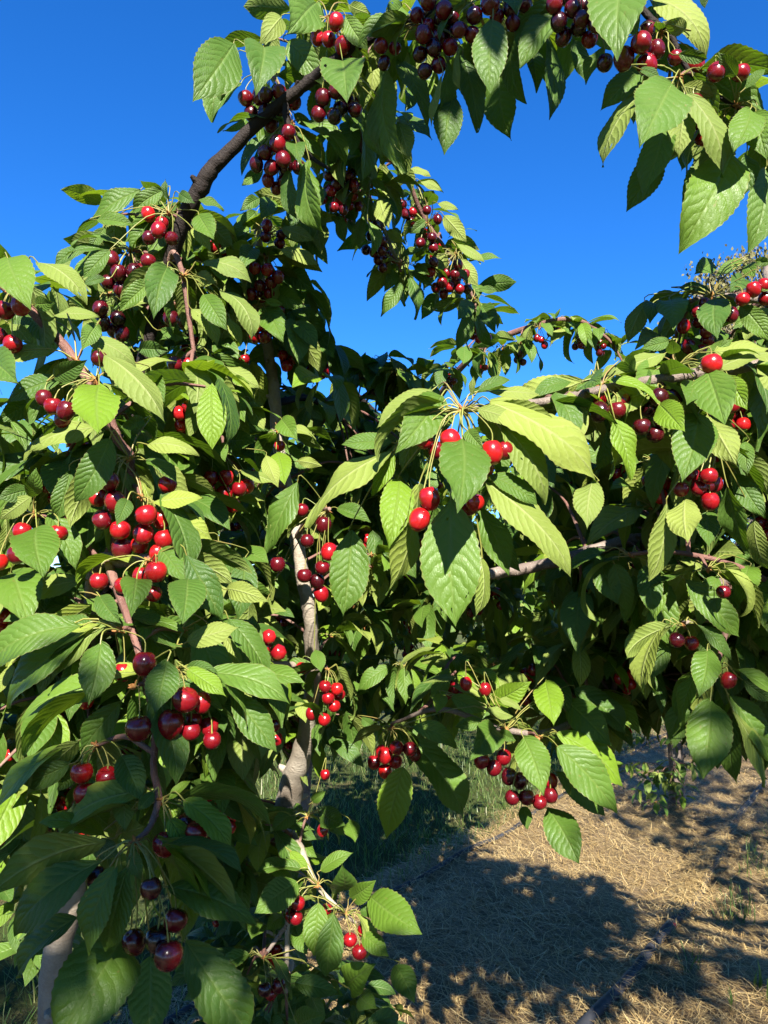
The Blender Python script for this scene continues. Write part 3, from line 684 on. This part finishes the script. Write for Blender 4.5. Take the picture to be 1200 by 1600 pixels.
limb('C', 'branch', [(1140, 960, 1.2, .006), (1128, 1010, 1.17, .004), (1118, 1050, 1.13, .003)], M_TWIG, 8, False, 2)
limb('C', 'branch', [(1240, 930, 1.35, .008), (1150, 885, 1.2, .005), (1050, 862, 1.17, .004), (985, 866, 1.16, .003)], M_TWIG, 8, False, 2)
spur('C', 722, 641, .85, '676,609,588,670,40pk 690,618,617,709,62 704,639,678,685,28 613,690,533,695,28 613,705,480,825,40p 616,710,582,775,30y 655,757,602,930,30p 625,750,607,858,56y '
     '550,828,536,964,64k 765,612,845,618,20p 745,612,798,594,16 738,618,740,588,10p 790,818,815,895,22k 925,752,917,828,46p 750,795,795,900,46 762,742,840,790,30 785,662,850,788,44pc 765,628,932,757,54pc 757,752,892,902,52p 745,640,815,668,28p 750,870,740,968,28p 705,780,712,980,94f 730,672,756,702,24 722,684,715,802,76f',
     '769,707,17 704,688,16 788,704,15 671,779,17 655,812,17 741,786,14 733,790,14 758,733,13 665,690,14 680,702,14', .74)
spur('C', 1112, 462, 1.2, '1060,450,1110,455,18 1160,405,1118,432,18 1165,415,1180,433,22 1180,408,1206,412,16 1112,408,1085,428,24 1160,433,1140,458,24 1065,472,1080,490,16 1157,477,1203,535,34 1023,475,1015,508,26 1008,472,980,537,30p 1048,468,1052,518,42 1118,467,1120,530,42f',
     '1177,453,11 1161,467,11 1192,447,11 1195,467,11 1142,492,11 1090,487,10 1067,510,11 1100,475,10 1092,505,10 1102,518,10 1094,549,11 1077,542,11 1105,532,11', .58)
spur('C', 1057, 574, 1.0, '1195,570,1180,705,44 1030,565,990,635,48 1045,533,1000,545,20 1040,552,952,588,26p 1103,555,1145,530,22 1115,550,1206,545,30p 1115,578,1215,553,20p 1053,553,1050,528,22p 1083,595,1073,633,38 1135,587,1167,640,34y 1105,580,1133,665,60f',
     '1112,569,16 1142,634,14', .66)
spur('C', 940, 602, .98, '938,660,930,740,26k 960,570,940,587,14p 930,575,922,610,10p 922,585,908,650,30 990,615,985,700,18 952,648,950,750,12p 960,653,986,750,34y',
     '936,644,15 964,641,14 972,626,14 936,621,12', .55)
spur('C', 1037, 612, .99, '1050,690,1020,795,36k 1165,690,1168,743,26 1105,650,1152,730,50p 1090,645,1065,755,60 1030,632,1070,675,44y',
     '1003,667,14 1029,621,14 1032,656,14 1024,677,14 1053,621,14 1013,640,14', .30)
spur('C', 1118, 700, 1.0, '1105,800,1107,855,38k 1150,740,1195,810,40 1178,810,1202,890,30p 1137,760,1170,865,36 1070,780,1073,846,48pf 1042,785,1013,908,34p',
     '1107,744,14 1109,783,14 1064,765,12 1092,763,13 1083,744,12 1104,760,13 1115,757,13', .60)
spur('C', 985, 868, 1.16, '935,865,966,945,44 1010,885,1020,965,40 960,880,985,960,38k')
spur('C', 1105, 890, 1.15, '1170,885,1155,945,44 1070,905,1155,995,50 1120,900,1090,980,40k', '1130,925,11')
spur('C', 1068, 978, 1.14, '1045,1000,995,1065,36 1095,985,1120,1040,30k', '1057,1000,12 1080,1005,12', .5)
spur('C', 1118, 1050, 1.13, '1160,1062,1206,1095,26 1085,1085,1047,1163,24 1138,1085,1205,1195,44 1145,1110,1192,1230,26p 1105,1015,1092,1090,44 1110,1092,1098,1218,66', '1138,1063,12', .3)
spur('C', 790, 1140, 1.31, '897,1077,980,1150,40 885,1095,955,1165,54 765,1100,830,1065,38y 852,1065,865,1135,48y 712,1058,660,1068,12p 757,1085,700,1072,16p 690,1085,682,1115,24y 705,1088,758,1112,26 760,1107,802,1120,18p 780,1092,815,1110,12p 754,1125,710,1135,22 780,1145,806,1158,18 645,1135,712,1170,30 775,1138,735,1188,46',
     '755,1190,12 769,1198,12 787,1183,12 728,1068,10 758,1077,10', .45)
spur('C', 842, 1152, 1.30, '868,1205,945,1275,44k 855,1262,905,1350,58 817,1260,824,1297,22 870,1145,975,1233,44y 870,1165,962,1270,58 818,1152,850,1243,52',
     '802,1246,12 822,1246,12 842,1253,12 795,1213,12 860,1242,12 813,1220,12 860,1220,12', .35)
spur('C', 612, 1138, 1.42, '565,1122,590,1140,18 640,1155,724,1278,52 630,1198,604,1310,52y', '624,1169,11 639,1172,11 645,1176,11 602,1180,12 618,1190,11 602,1205,11 586,1189,11 596,1176,11', .72)

# ---------- tree D: farther tree whose spray shows between the sky and the near sprays
tree('D', 'cherry_tree', Vector((-.42, 3.9, 0)), 'slender cherry tree farther back sending a thin arching shoot into the sky')
limb('D', 'trunk', [((-.42, 3.9, -.05), .05), ((-.40, 3.85, .7), .045), ((-.2, 3.7, 1.3), .035), (at(640, 700, 3.2), .024), (at(620, 610, 3.0), .016)], M_BARK, 12, True, 4)
limb('D', 'branch', [(640, 700, 3.2, .018), (700, 600, 2.75, .013), (760, 540, 2.55, .0105), (840, 508, 2.45, .009), (900, 500, 2.42, .007), (950, 530, 2.4, .0045), (975, 570, 2.4, .003)], M_TWIG, 9, False, 3)
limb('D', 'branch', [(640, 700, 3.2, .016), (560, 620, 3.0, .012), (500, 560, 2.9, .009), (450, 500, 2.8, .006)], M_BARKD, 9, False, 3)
for (x, y, nn) in ((700, 572, 8), (728, 545, 9), (755, 555, 9), (785, 545, 9), (812, 535, 8), (842, 512, 9), (870, 500, 8), (905, 512, 9), (935, 522, 9), (960, 545, 6)):
    rosette('D', at(x, y, 2.42 + rng.uniform(-.05, .05)), nn, .105, True, .62, rng.choice([0, 4, 6]), .5)
for (x, y) in ((575, 572), (600, 565), (560, 590), (620, 585), (650, 592)):
    rosette('B', at(x, y, 2.0 + rng.uniform(-.04, .04)), 11, .115, True, .72, 0)

# ------------------------------------------------------------------ leafage behind the traced sprays
SKYX = [0, 100, 150, 250, 330, 400, 480, 500, 530, 600, 700, 850, 900, 960, 1000, 1060, 1100, 1200, 1400]
SKYY = [520, 470, 430, 400, 380, 370, 420, 490, 565, 580, 605, 640, 625, 600, 530, 470, 450, 440, 440]
def below_sky(x, y): return y > np.interp(x, SKYX, SKYY)
for (x, y, d, nn) in ((430, 60, 1.27, 5), (475, 25, 1.25, 5), (500, 75, 1.25, 5), (565, 25, 1.22, 5), (585, 95, 1.26, 6), (610, 55, 1.2, 5), (560, 135, 1.3, 6), (530, 205, 1.34, 6), (565, 215, 1.4, 6), (600, 190, 1.36, 6), (630, 120, 1.25, 5),
        (660, 75, 1.2, 6), (700, 50, 1.17, 6), (735, 50, 1.15, 6), (765, 60, 1.14, 5), (805, 30, 1.12, 5), (845, 10, 1.1, 5), (1085, 125, 1.0, 4), (1140, 180, 1.0, 5), (1190, 215, 1.0, 5), (1045, 125, 1.0, 4)):
    rosette('A', at(x, y, d + .09), nn, .10, False, .95, 0)
for (x, y, d, nn) in ((600, 262, 1.55, 7), (640, 290, 1.64, 7), (662, 335, 1.68, 8), (690, 372, 1.69, 8), (715, 410, 1.7, 8), (735, 450, 1.71, 9), (748, 490, 1.71, 8), (630, 415, 1.66, 8), (605, 370, 1.65, 8), (585, 320, 1.62, 8), (545, 300, 1.5, 7), (520, 275, 1.45, 7), (556, 262, 1.46, 7)):
    rosette('A', at(x, y, d + .05), nn, .085, False, .8, rng.choice([0, 3, 5]))
for (x, y, d, nn) in ((180, 335, 1.31, 5), (230, 322, 1.3, 6), (270, 330, 1.3, 6), (300, 345, 1.33, 7), (340, 365, 1.45, 7), (400, 340, 1.56, 7), (450, 335, 1.5, 7), (480, 320, 1.45, 6), (490, 360, 1.5, 6), (330, 420, 1.4, 7), (370, 450, 1.45, 7), (430, 480, 1.56, 7), (470, 450, 1.5, 7), (160, 395, 1.34, 6), (120, 425, 1.3, 6), (70, 450, 1.1, 6), (30, 440, 1.05, 6), (250, 470, 1.37, 7), (210, 400, 1.36, 6), (285, 400, 1.34, 7), (260, 440, 1.38, 7)):
    rosette('A', at(x, y, d + .08), nn, .10, False, .8, rng.choice([0, 0, 4]), .5, lambda a_, b_: True)
for (x, y, d) in ((820, 628, .93), (850, 622, .96), (885, 616, .97), (915, 610, .98), (1000, 600, 1.0), (1020, 592, 1.02), (1100, 582, 1.03), (1150, 574, 1.04), (1185, 572, 1.06)):
    rosette('C', at(x, y, d), 5, .085, False, .6, 0)
fill('C', [(960, 1060), (1200, 1050), (1280, 1180), (1110, 1130), (980, 1110)], 26, 1.35, 1.9, .115, .1, 0, .85, below_sky)
fill('C', [(840, 690), (960, 700), (1010, 800), (960, 860), (860, 820)], 26, 1.45, 2.0, .11, .25, 0, .78, below_sky)
fill('C', [(560, 1050), (760, 1040), (760, 1120), (560, 1150)], 42, 2.2, 3.3, .115, .1, 0, .85, below_sky)
fill('A', [(-60, 640), (130, 640), (240, 600), (330, 540), (350, 800), (430, 1000), (410, 1250), (330, 1330), (100, 1330), (-60, 1250)], 215, 1.08, 1.7, .112, .24, 14, .72, below_sky)
fill('A', [(150, 450), (240, 400), (330, 385), (480, 440), (500, 540), (520, 640), (400, 640), (240, 600)], 44, 1.46, 1.85, .105, .35, 8, .75, below_sky)
fill('B', [(330, 600), (520, 620), (640, 660), (640, 800), (540, 1000), (560, 1100), (480, 1190), (380, 1150), (350, 800)], 200, 1.68, 2.6, .112, .28, 22, .72, below_sky)
fill('B', [(330, 1230), (440, 1260), (440, 1520), (560, 1520), (620, 1600), (640, 1680), (300, 1680)], 60, 1.55, 2.1, .110, .1, 10, .5, below_sky)
fill('A', [(-40, 1250), (80, 1300), (130, 1450), (60, 1480), (-40, 1420)], 14, 1.4, 2.0, .10, .1, 3, .5, below_sky)
fill('C', [(1000, 520), (1200, 480), (1420, 480), (1420, 1080), (1180, 1090), (1000, 1020), (900, 900), (950, 680)], 120, 1.22, 1.6, .112, .28, 16, .78, below_sky)
fill('C', [(860, 850), (1000, 800), (1230, 830), (1420, 830), (1420, 1120), (1180, 1090), (1000, 1040), (880, 960)], 130, 1.32, 2.0, .115, .1, 6, .8, below_sky)
fill('D', [(600, 660), (860, 690), (880, 850), (900, 1000), (820, 1070), (600, 1050), (540, 950), (520, 640)], 200, 1.9, 3.4, .112, .2, 12, .72, below_sky)
fill('C', [(640, 1010), (1000, 1000), (1000, 1110), (860, 1130), (660, 1090)], 30, 1.42, 1.75, .11, .2, 6, .55, below_sky)
k = 0
while k < 34:                                       # sprays added to C out of the frame, to shade the near ground
    c_ = Vector((rng.uniform(.6, 1.75), rng.uniform(.3, 1.05), 0)); c_.z = rng.uniform(2.05, 2.6) - .727 * c_.y
    if project(c_)[0] > 1330: rosette('C', c_, 7, .115, False, .5, 0); k += 1
k = 0
while k < 430:                                      # C's own crown, right of the frame, shaped to shade the straw
    c_ = Vector((rng.gauss(2.6, .55), rng.gauss(1.75, .4), rng.uniform(1.3, 4.2)))
    if project(c_)[0] > 1420 and c_.x > 1.78: rosette('C', c_, 7, .12, False, .5, 0, .5, None, False); k += 1
fill('D', [(540, 640), (840, 690), (840, 1060), (560, 1080), (480, 1000), (480, 640)], 140, 3.0, 4.3, .12, .05, 0, .55, below_sky, False)
for k in 'ABCD': mass_done(k)

# ------------------------------------------------------------------ whole trees farther off and behind the camera
def bg_tree(key, x, y, h, rad, low, n, label, ll=.11, trunk_r=.05, hi=False, group='cherry trees of the orchard rows', lean=(0, 0), clip=None):
    tree(key, 'cherry_tree', Vector((x, y, 0)), label, group)
    zt = low + (h - low) * .35
    limb(key, 'trunk', [((x, y, -.05), trunk_r * 1.2), ((x + .03, y, .35), trunk_r), ((x, y + .03, zt), trunk_r * .75)], M_BARK, 10, True, 4)
    tips = []
    for k in range(6):
        a = k * 1.047 + rng.uniform(-.3, .3); e = Vector((x + math.cos(a) * rad * .75 + lean[0], y + math.sin(a) * rad * .75 + lean[1], h * rng.uniform(.72, .98)))
        s = Vector((x, y + .03, zt)); m = s.lerp(e, .45) + Vector((math.cos(a) * .15, math.sin(a) * .15, -.05))
        limb(key, 'branch', [(s, trunk_r * .6), (m, trunk_r * .36), (e, .006)], M_BARK, 7, True, 0, None, 5)
    for k in range(n):
        # along the limbs and out of them, thinner inside
        Q = BR[key][rng.randrange(1, len(BR[key]))]; i = rng.randrange(len(Q) // 4, len(Q))
        c = Vector(Q[i, :3]) + Vector((rng.gauss(0, rad * .27), rng.gauss(0, rad * .27), rng.gauss(-.12, (h - low) * .16)))
        c.z = max(low, min(h, c.z))
        if clip: c.z = min(c.z, clip(c))
        rosette(key, c, rng.randint(5, 8), ll, False, .55, rng.randint(3, 6) if (hi and rng.random() < .2) else 0, .5, None, hi)
    mass_done(key)
    o = [c for c in TREES[key].children if c.name.startswith('foliage')]
    for q in o: q.name = 'crown'
bg_tree('E', 2.02, 5.35, 2.75, 1.2, .7, 460, 'low cherry tree growing out of the straw, its trunk hidden in leafy shoots', hi=True)
limb('E', 'branch', [((2.02, 5.35, .1), .02), ((1.95, 5.2, .5), .012), ((1.9, 5.15, .9), .006)], M_BARK, 8, True, 1)
MASS.pop('E', None)
for k in range(60):
    rosette('E', Vector((1.95 + rng.gauss(0, .13), 5.2 + rng.gauss(0, .12), rng.uniform(.12, 1.0))), 6, .09, k < 8, .7, 0)
MASS['E'].build('shoots', [M_LEAFS, M_TWIG, M_CHF], TREES['E'], origin=world_loc(TREES['E']))['kind'] = 'stuff'
bg_tree('G', -1.1, 7.2, 3.0, 1.4, .55, 300, 'cherry tree in the grass behind the upright grey limb')
bg_tree('H', .75, 8.9, 3.1, 1.4, .6, 300, 'cherry tree in the grass behind the hanging cherry sprays')
bg_tree('I', 2.5, 11.0, 3.2, 1.5, .6, 260, 'cherry tree at the far end of the grass alley')
bg_tree('J', 4.4, 8.3, 3.0, 1.4, .5, 300, 'cherry tree next after the low leafy one along the straw')
bg_tree('K', 6.3, 10.9, 3.1, 1.5, .5, 240, 'cherry tree second after the low leafy one along the straw')
bg_tree('L', -3.3, 5.0, 2.9, 1.4, .5, 260, 'cherry tree in the grass beyond the pale trunk')
bg_tree('P', -.2, 13.2, 3.2, 1.7, .4, 220, 'smallest distant cherry tree seen through gaps between the trunks')
bg_tree('Q', -2.9, 10.5, 3.2, 1.7, .4, 220, 'distant cherry tree seen past the pale trunk')
def sun_cut(c):        # crown tops cut along the sun's slope to set where shade falls
    return 1.80 + .5 * max(0, min(1, (-.75 - c.x) / .3)) + .46 * max(0, min(1, (c.x - .66) / .2)) + abs(rng.gauss(0, .07)) - .727 * c.y
for k, (x, y, h) in enumerate(((-1.45, -2.6, 4.3), (.35, -2.5, 4.3), (2.3, -2.5, 4.3))):
    bg_tree('S%d' % k, x, y, h, 1.15, .9, 620, ['cherry tree across the alley, beside the one overhanging the path', 'cherry tree across the alley with a limb overhanging the path', 'cherry tree across the alley, straight over from the straw strip'][k], group='cherry trees across the alley', clip=sun_cut)

# a limb of the middle one reaches over the path above the frame and shades the arching branch
MASS.pop('S1', None)
limb('S1', 'branch', [((.35, -2.47, 1.9), .03), ((.95, -2.3, 3.7), .014), ((.9, -1.5, 4.0), .011), ((.45, -.6, 3.55), .008), ((.2, .05, 3.05), .005)], M_BARK, 9, True, 3)
for k in range(9):
    yy = rng.uniform(-.35, .2)
    rosette('S1', Vector((rng.uniform(.04, .40), yy, rng.uniform(3.02, 3.14) - .727 * yy)), 6, .115, False, .5, 0)
MASS['S1'].build('overhanging_spray', [M_LEAFS, M_TWIG, M_CHF], TREES['S1'], origin=world_loc(TREES['S1']))['kind'] = 'stuff'

# distant tall tree behind the right-hand sprays
def tall_tree(x, y, h):
    t = empty('gum_tree', (x, y, 0)); tag(t, 'tall hazy olive brown tree far beyond the orchard', 'tree')
    mb = MB(); P = catmull([(x, y, -.3), (x + .3, y, h * .3), (x - .2, y, h * .6), (x + .1, y, h * .93)], 6); tube(mb, P, np.linspace(.45, .06, len(P)), 9, 0, .05)
    tr = mb.build('trunk', [M_BARKP], t, origin=(x, y, 0))
    mb = MB(); mt = simple('gum_leaf', [(.06, .060, .024), (.10, .094, .040), (.15, .13, .062)], .8, .8, 0, .1)
    for k in range(75):
        a = rng.uniform(0, 6.28); z = h * rng.uniform(.42, .97); rr = h * .17 * math.sqrt(max(.15, 1 - ((z / h - .65) / .42) ** 2)) * rng.uniform(.5, 1.1)
        c = Vector((x + math.cos(a) * rr, y + math.sin(a) * rr, z)); st = Vector((x, y, z - rr * .6))
        b = MB(); tube(b, catmull([st, st.lerp(c, .6) + Vector((0, 0, .3)), c], 3), np.linspace(.09, .02, 7), 6, 0, .05); b.build('branch', [M_BARKP], t, origin=st)
        for q in range(260):
            p = c + Vector((rng.gauss(0, .6), rng.gauss(0, .6), rng.gauss(0, .42))); d = Vector((rng.gauss(0, .5), rng.gauss(0, .5), -1)).normalized()
            v, f, uv = leaf_verts(p, p + d * rng.uniform(.16, .34), (rng.gauss(0, 1), rng.gauss(0, 1), .3), .15, 2, 1, .3, .1, 0, .05, True, False)
            mb.add(v, f, uv, 0)
    mb.build('crown', [mt], t, origin=(x, y, h * .6))['kind'] = 'stuff'
tall_tree(19.8, 40.0, 20.0)

# ------------------------------------------------------------------ ground
g1 = ground_at(640, 1392); g2 = ground_at(832, 1276)
SD = (g2 - g1); SD.z = 0; SD.normalize(); ST = Vector((SD.y, -SD.x, 0))          # along the row / to its right
h1 = ground_at(945, 1600); tpipe = (h1 - g1).dot(ST)
def row(s, t, z=0.0): p = g1 + SD * s + ST * t; p.z = z; return p
def height(x, y):
    return .022 * math.sin(x * 2.1 + 1.3) * math.cos(y * 1.7) + .012 * math.sin(x * 5.3 + y * 4.1) + .006 * math.sin(x * 11.7 - y * 9.3)

mg, n, l, pb, out = new_mat('orchard_floor'); N = NB(n, l); tc = n.new('ShaderNodeTexCoord')
a = N.noise(2.2, 6, tc.outputs['Object']); b = N.noise(38, 6, tc.outputs['Object'], .7)
c = N.ramp(a, [(.32, (.034, .052, .012, 1)), (.52, (.05, .07, .017, 1)), (.68, (.10, .083, .036, 1))])
l.new(N.mix(N.m('MULTIPLY', b, .6), c, (.045, .040, .022, 1)), pb.inputs['Base Color']); pb.inputs['Roughness'].default_value = .95; pb.inputs['Specular IOR Level'].default_value = .05
bp = n.new('ShaderNodeBump'); bp.inputs['Distance'].default_value = .03; l.new(b, bp.inputs['Height']); l.new(bp.outputs[0], pb.inputs['Normal'])
mm, n, l, pb, out = new_mat('straw_mulch'); N = NB(n, l); tc = n.new('ShaderNodeTexCoord')
a = N.noise(3.0, 5, tc.outputs['Object']); mp = n.new('ShaderNodeMapping'); mp.inputs['Scale'].default_value = (1, .22, 1); mp.inputs['Rotation'].default_value = (0, 0, .6); l.new(tc.outputs['Object'], mp.inputs[0])
b = N.noise(120, 5, mp.outputs[0], .7); c = N.ramp(a, [(.3, (.095, .060, .022, 1)), (.55, (.19, .124, .045, 1)), (.72, (.26, .18, .072, 1))])
l.new(N.mix(N.m('MULTIPLY_ADD', b, 1.5, -.35, clamp=True), (.085, .058, .03, 1), c), pb.inputs['Base Color']); pb.inputs['Roughness'].default_value = .85
bp = n.new('ShaderNodeBump'); bp.inputs['Distance'].default_value = .012; bp.inputs['Strength'].default_value = .9; l.new(b, bp.inputs['Height']); l.new(bp.outputs[0], pb.inputs['Normal'])

def sheet(name, fx, ns, ntt, mat, zoff):
    mb = MB(); v = []; uv = []
    for i in range(ns + 1):
        for j in range(ntt + 1):
            p = fx(i / ns, j / ntt); v.append((p.x, p.y, height(p.x, p.y) * max(0, 1 - max(abs(p.x), abs(p.y)) / 22) + zoff)); uv.append((i / ns, j / ntt))
    k = ntt + 1; f = [(i * k + j, (i + 1) * k + j, (i + 1) * k + j + 1, i * k + j + 1) for i in range(ns) for j in range(ntt)]
    vv = np.array(v); a, b, c_ = vv[f[0][0]], vv[f[0][1]], vv[f[0][2]]
    if np.cross(b - a, c_ - a)[2] < 0: f = [q[::-1] for q in f]
    mb.add(v, f, uv, 0); o = mb.build(name, [mat]); o['kind'] = 'structure'; return o
def warp(q): q = q * 2 - 1; return math.copysign(14 * abs(q) + 600 * max(0, abs(q) - .35) ** 3, q)
ground = sheet('ground', lambda i, j: Vector((warp(i), warp(j), 0)), 150, 150, mg, 0)
mulch = sheet('mulch_strip', lambda i, j: row(-7 + 24 * i, -.10 + (tpipe + 1.7) * j + .09 * math.sin(i * 60) + .05 * math.sin(i * 143)), 240, 30, mm, .028)

def strands(name, n, gen, mats, label, cat, parent=None):
    V = np.zeros((n, 8, 3)); UVs = np.zeros((n, 8, 2)); mi = np.zeros(n, dtype=int)
    for k in range(n):
        p, d, Ln, w, lift, sag = gen()
        sd = np.array((-d[1], d[0], 0.0)); sd /= (np.linalg.norm(sd) + 1e-9)
        for q in range(4):
            t = q / 3; c_ = np.array(p) + np.array(d) * Ln * t; c_ += sd * Ln * sag * (t - t * t); c_[2] += lift * math.sin(t * 3.14) 
            ww = w * (1 - .35 * t)
            V[k, 2 * q] = c_ - sd * ww; V[k, 2 * q + 1] = c_ + sd * ww
            UVs[k, 2 * q:2 * q + 2, 1] = t
    base = (np.arange(n) * 8)[:, None]
    quad = np.array([[0, 1, 3, 2], [2, 3, 5, 4], [4, 5, 7, 6]])
    f = (base[:, :, None] + quad[None]).reshape(-1, 4)
    mb = MB(); mb.add(V.reshape(-1, 3), f, UVs.reshape(-1, 2), 0)
    o = mb.build(name, mats, parent); o['kind'] = 'stuff'
    if label: tag(o, label, cat, None, 'stuff')
    return o
def island_mat(name, stops, rough, transl=None):
    m, n, l, pb, out = new_mat(name); N = NB(n, l); g = n.new('ShaderNodeNewGeometry')
    l.new(N.ramp(g.outputs['Random Per Island'], stops), pb.inputs['Base Color']); pb.inputs['Roughness'].default_value = rough
    if transl:
        tr = n.new('ShaderNodeBsdfTranslucent'); tr.inputs[0].default_value = transl; mx = n.new('ShaderNodeMixShader'); mx.inputs[0].default_value = .35
        l.new(pb.outputs[0], mx.inputs[1]); l.new(tr.outputs[0], mx.inputs[2]); l.new(mx.outputs[0], out.inputs[0])
    return m
M_STRAW = island_mat('straw', [(0, (.085, .052, .018, 1)), (.35, (.205, .134, .047, 1)), (.7, (.32, .222, .085, 1)), (1, (.43, .335, .155, 1))], .55)
M_GRASS = island_mat('grass_blade', [(0, (.03, .065, .010, 1)), (.5, (.055, .10, .015, 1)), (.85, (.095, .13, .028, 1)), (1, (.21, .19, .08, 1))], .5, (.12, .22, .02, 1))
def straw_gen():
    while True:
        s = -3 + 12 * (rng.random() ** 1.6); t = rng.uniform(-.14, tpipe + 1.6)
        p = row(s, t)
        q = project(p)
        if q[2] > .5 and -150 < q[0] < 1350 and q[1] < 1720: break
    ang = math.atan2(SD.y, SD.x) + rng.gauss(1.2, .95); z = height(p.x, p.y) + .030 + rng.random() ** 2 * .022
    return (p.x, p.y, z), (math.cos(ang), math.sin(ang), rng.gauss(0, .10)), rng.uniform(.04, .17), rng.uniform(.0007, .0017), rng.uniform(0, .014), rng.gauss(0, .35)
strands('straw', 60000, straw_gen, [M_STRAW], 'loose dry golden straw spread along the tree row', 'straw')
def grass_gen():
    while True:
        s = rng.uniform(-3, 9); t = -.03 - 2.6 * rng.random() ** 1.3
        p = row(s, t); q = project(p)
        if q[2] > .5 and -100 < q[0] < 1300: break
    if rng.random() < .0: pass
    d = Vector((rng.gauss(0, .75), rng.gauss(0, .75), 1)).normalized()
    return (p.x, p.y, height(p.x, p.y) - .005), tuple(d), rng.uniform(.04, .13), rng.uniform(.0014, .0030), 0.0, rng.gauss(0, .25)
strands('grass', 22000, grass_gen, [M_GRASS], 'shaded green grass of the alley beside the black pipe', 'grass')
def weed_gen():
    while True:
        p = row(rng.uniform(-3, 5), tpipe + rng.uniform(.15, 1.7)); q = project(p)
        if q[2] > .5 and q[0] < 1300 and math.sin(p.x * 7.1) * math.sin(p.y * 6.3) > .25: break
    d = Vector((rng.gauss(0, .4), rng.gauss(0, .4), 1)).normalized()
    return (p.x, p.y, height(p.x, p.y) + .02), tuple(d), rng.uniform(.04, .15), rng.uniform(.0012, .0028), 0.0, rng.gauss(0, .25)
strands('sparse_grass', 1000, weed_gen, [M_GRASS], 'sparse grass blades poking through the straw past the thick pipe', 'grass')

# a single fresh tuft, drip pipes, fallen fruit
def tuft(px, py, hgt, nb, label):
    p = ground_at(px, py, .03); mb = MB(); t = empty('grass_tuft', p); tag(t, label, 'grass tuft')
    for k in range(nb):
        d = Vector((rng.gauss(0, .22), rng.gauss(0, .22), 1)).normalized(); Ln = hgt * rng.uniform(.6, 1.1)
        mb = MB(); v, f, uv = leaf_verts(p - Vector((0, 0, .02)), p + d * Ln, (rng.gauss(0, 1), -1, .3), .009, 6, 2, .6, .3, .4, 0, True, False); mb.add(v, f, uv, 0)
        mb.build('blade', [M_GRASS], t, origin=p)
tuft(1182, 1545, .11, 6, 'fresh bright green grass tuft sprouting from the straw')
tuft(1140, 1575, .07, 4, 'short thin grass tuft beside the thick pipe')
mp_, n, l, pb, out = new_mat('pipe_plastic'); N = NB(n, l); tc = n.new('ShaderNodeTexCoord')
l.new(N.ramp(N.noise(9, 5, tc.outputs['Object']), [(.35, (.014, .015, .018, 1)), (.6, (.035, .036, .040, 1)), (.8, (.10, .085, .065, 1))]), pb.inputs['Base Color'])
l.new(N.m('MULTIPLY_ADD', N.noise(30, 4, tc.outputs['Object']), .4, .42), pb.inputs['Roughness']); pb.inputs['Specular IOR Level'].default_value = .22
def pipe(name, fn, s0, s1, r, label):
    pts = []
    k = 0
    for i in range(90):
        s = s0 + (s1 - s0) * i / 89; p = fn(s); pts.append((p.x, p.y, height(p.x, p.y) + .028 + r * .75 + .004 * math.sin(s * 3.1)))
    mb = MB(); tube(mb, pts, r, 12, 0, .0); o = mb.build(name, [mp_]); tag(o, label, 'pipe'); return o
pipe('irrigation_pipe', lambda s: row(s, .02 + .03 * math.sin(s * 1.3)), -6, 12, .0125, 'thin black irrigation pipe along the grass edge of the straw')
pB = pipe('irrigation_pipe', lambda s: row(s, tpipe + .03 * math.sin(s * 1.6 + .4)), -6, 10, .021, 'thick black irrigation pipe half buried in the straw')
# straw lying over the thick pipe
def over_gen():
    s = rng.choice([rng.gauss(.72, .20), rng.gauss(1.5, .28), rng.uniform(-.5, 4)])
    p = row(s, tpipe + rng.gauss(0, .035)); ang = rng.uniform(0, 6.28); z = height(p.x, p.y) + .028 + .045 + rng.random() * .02
    Ln = rng.uniform(.06, .16)
    return (p.x - math.cos(ang) * Ln / 2, p.y - math.sin(ang) * Ln / 2, z - .012), (math.cos(ang), math.sin(ang), rng.gauss(0, .12)), Ln, rng.uniform(.0008, .0017), rng.uniform(.004, .02), rng.gauss(0, .3)
strands('straw_wisps', 1500, over_gen, [M_STRAW], 'wisps of straw caught over the thick black pipe', 'straw')
for (px, py, lab) in ((1052, 1446, 'fallen red cherry on the straw beside the thick pipe'),):
    p = ground_at(px, py, .05); o = bpy.data.objects.new('fallen_cherry', CHERRY[0]); C.objects.link(o); o.location = p; o.scale = (.0135,) * 3; o.rotation_euler = (1.2, .3, .5); o.color = (.95, 0, 0, 1)
    tag(o, lab, 'cherry')
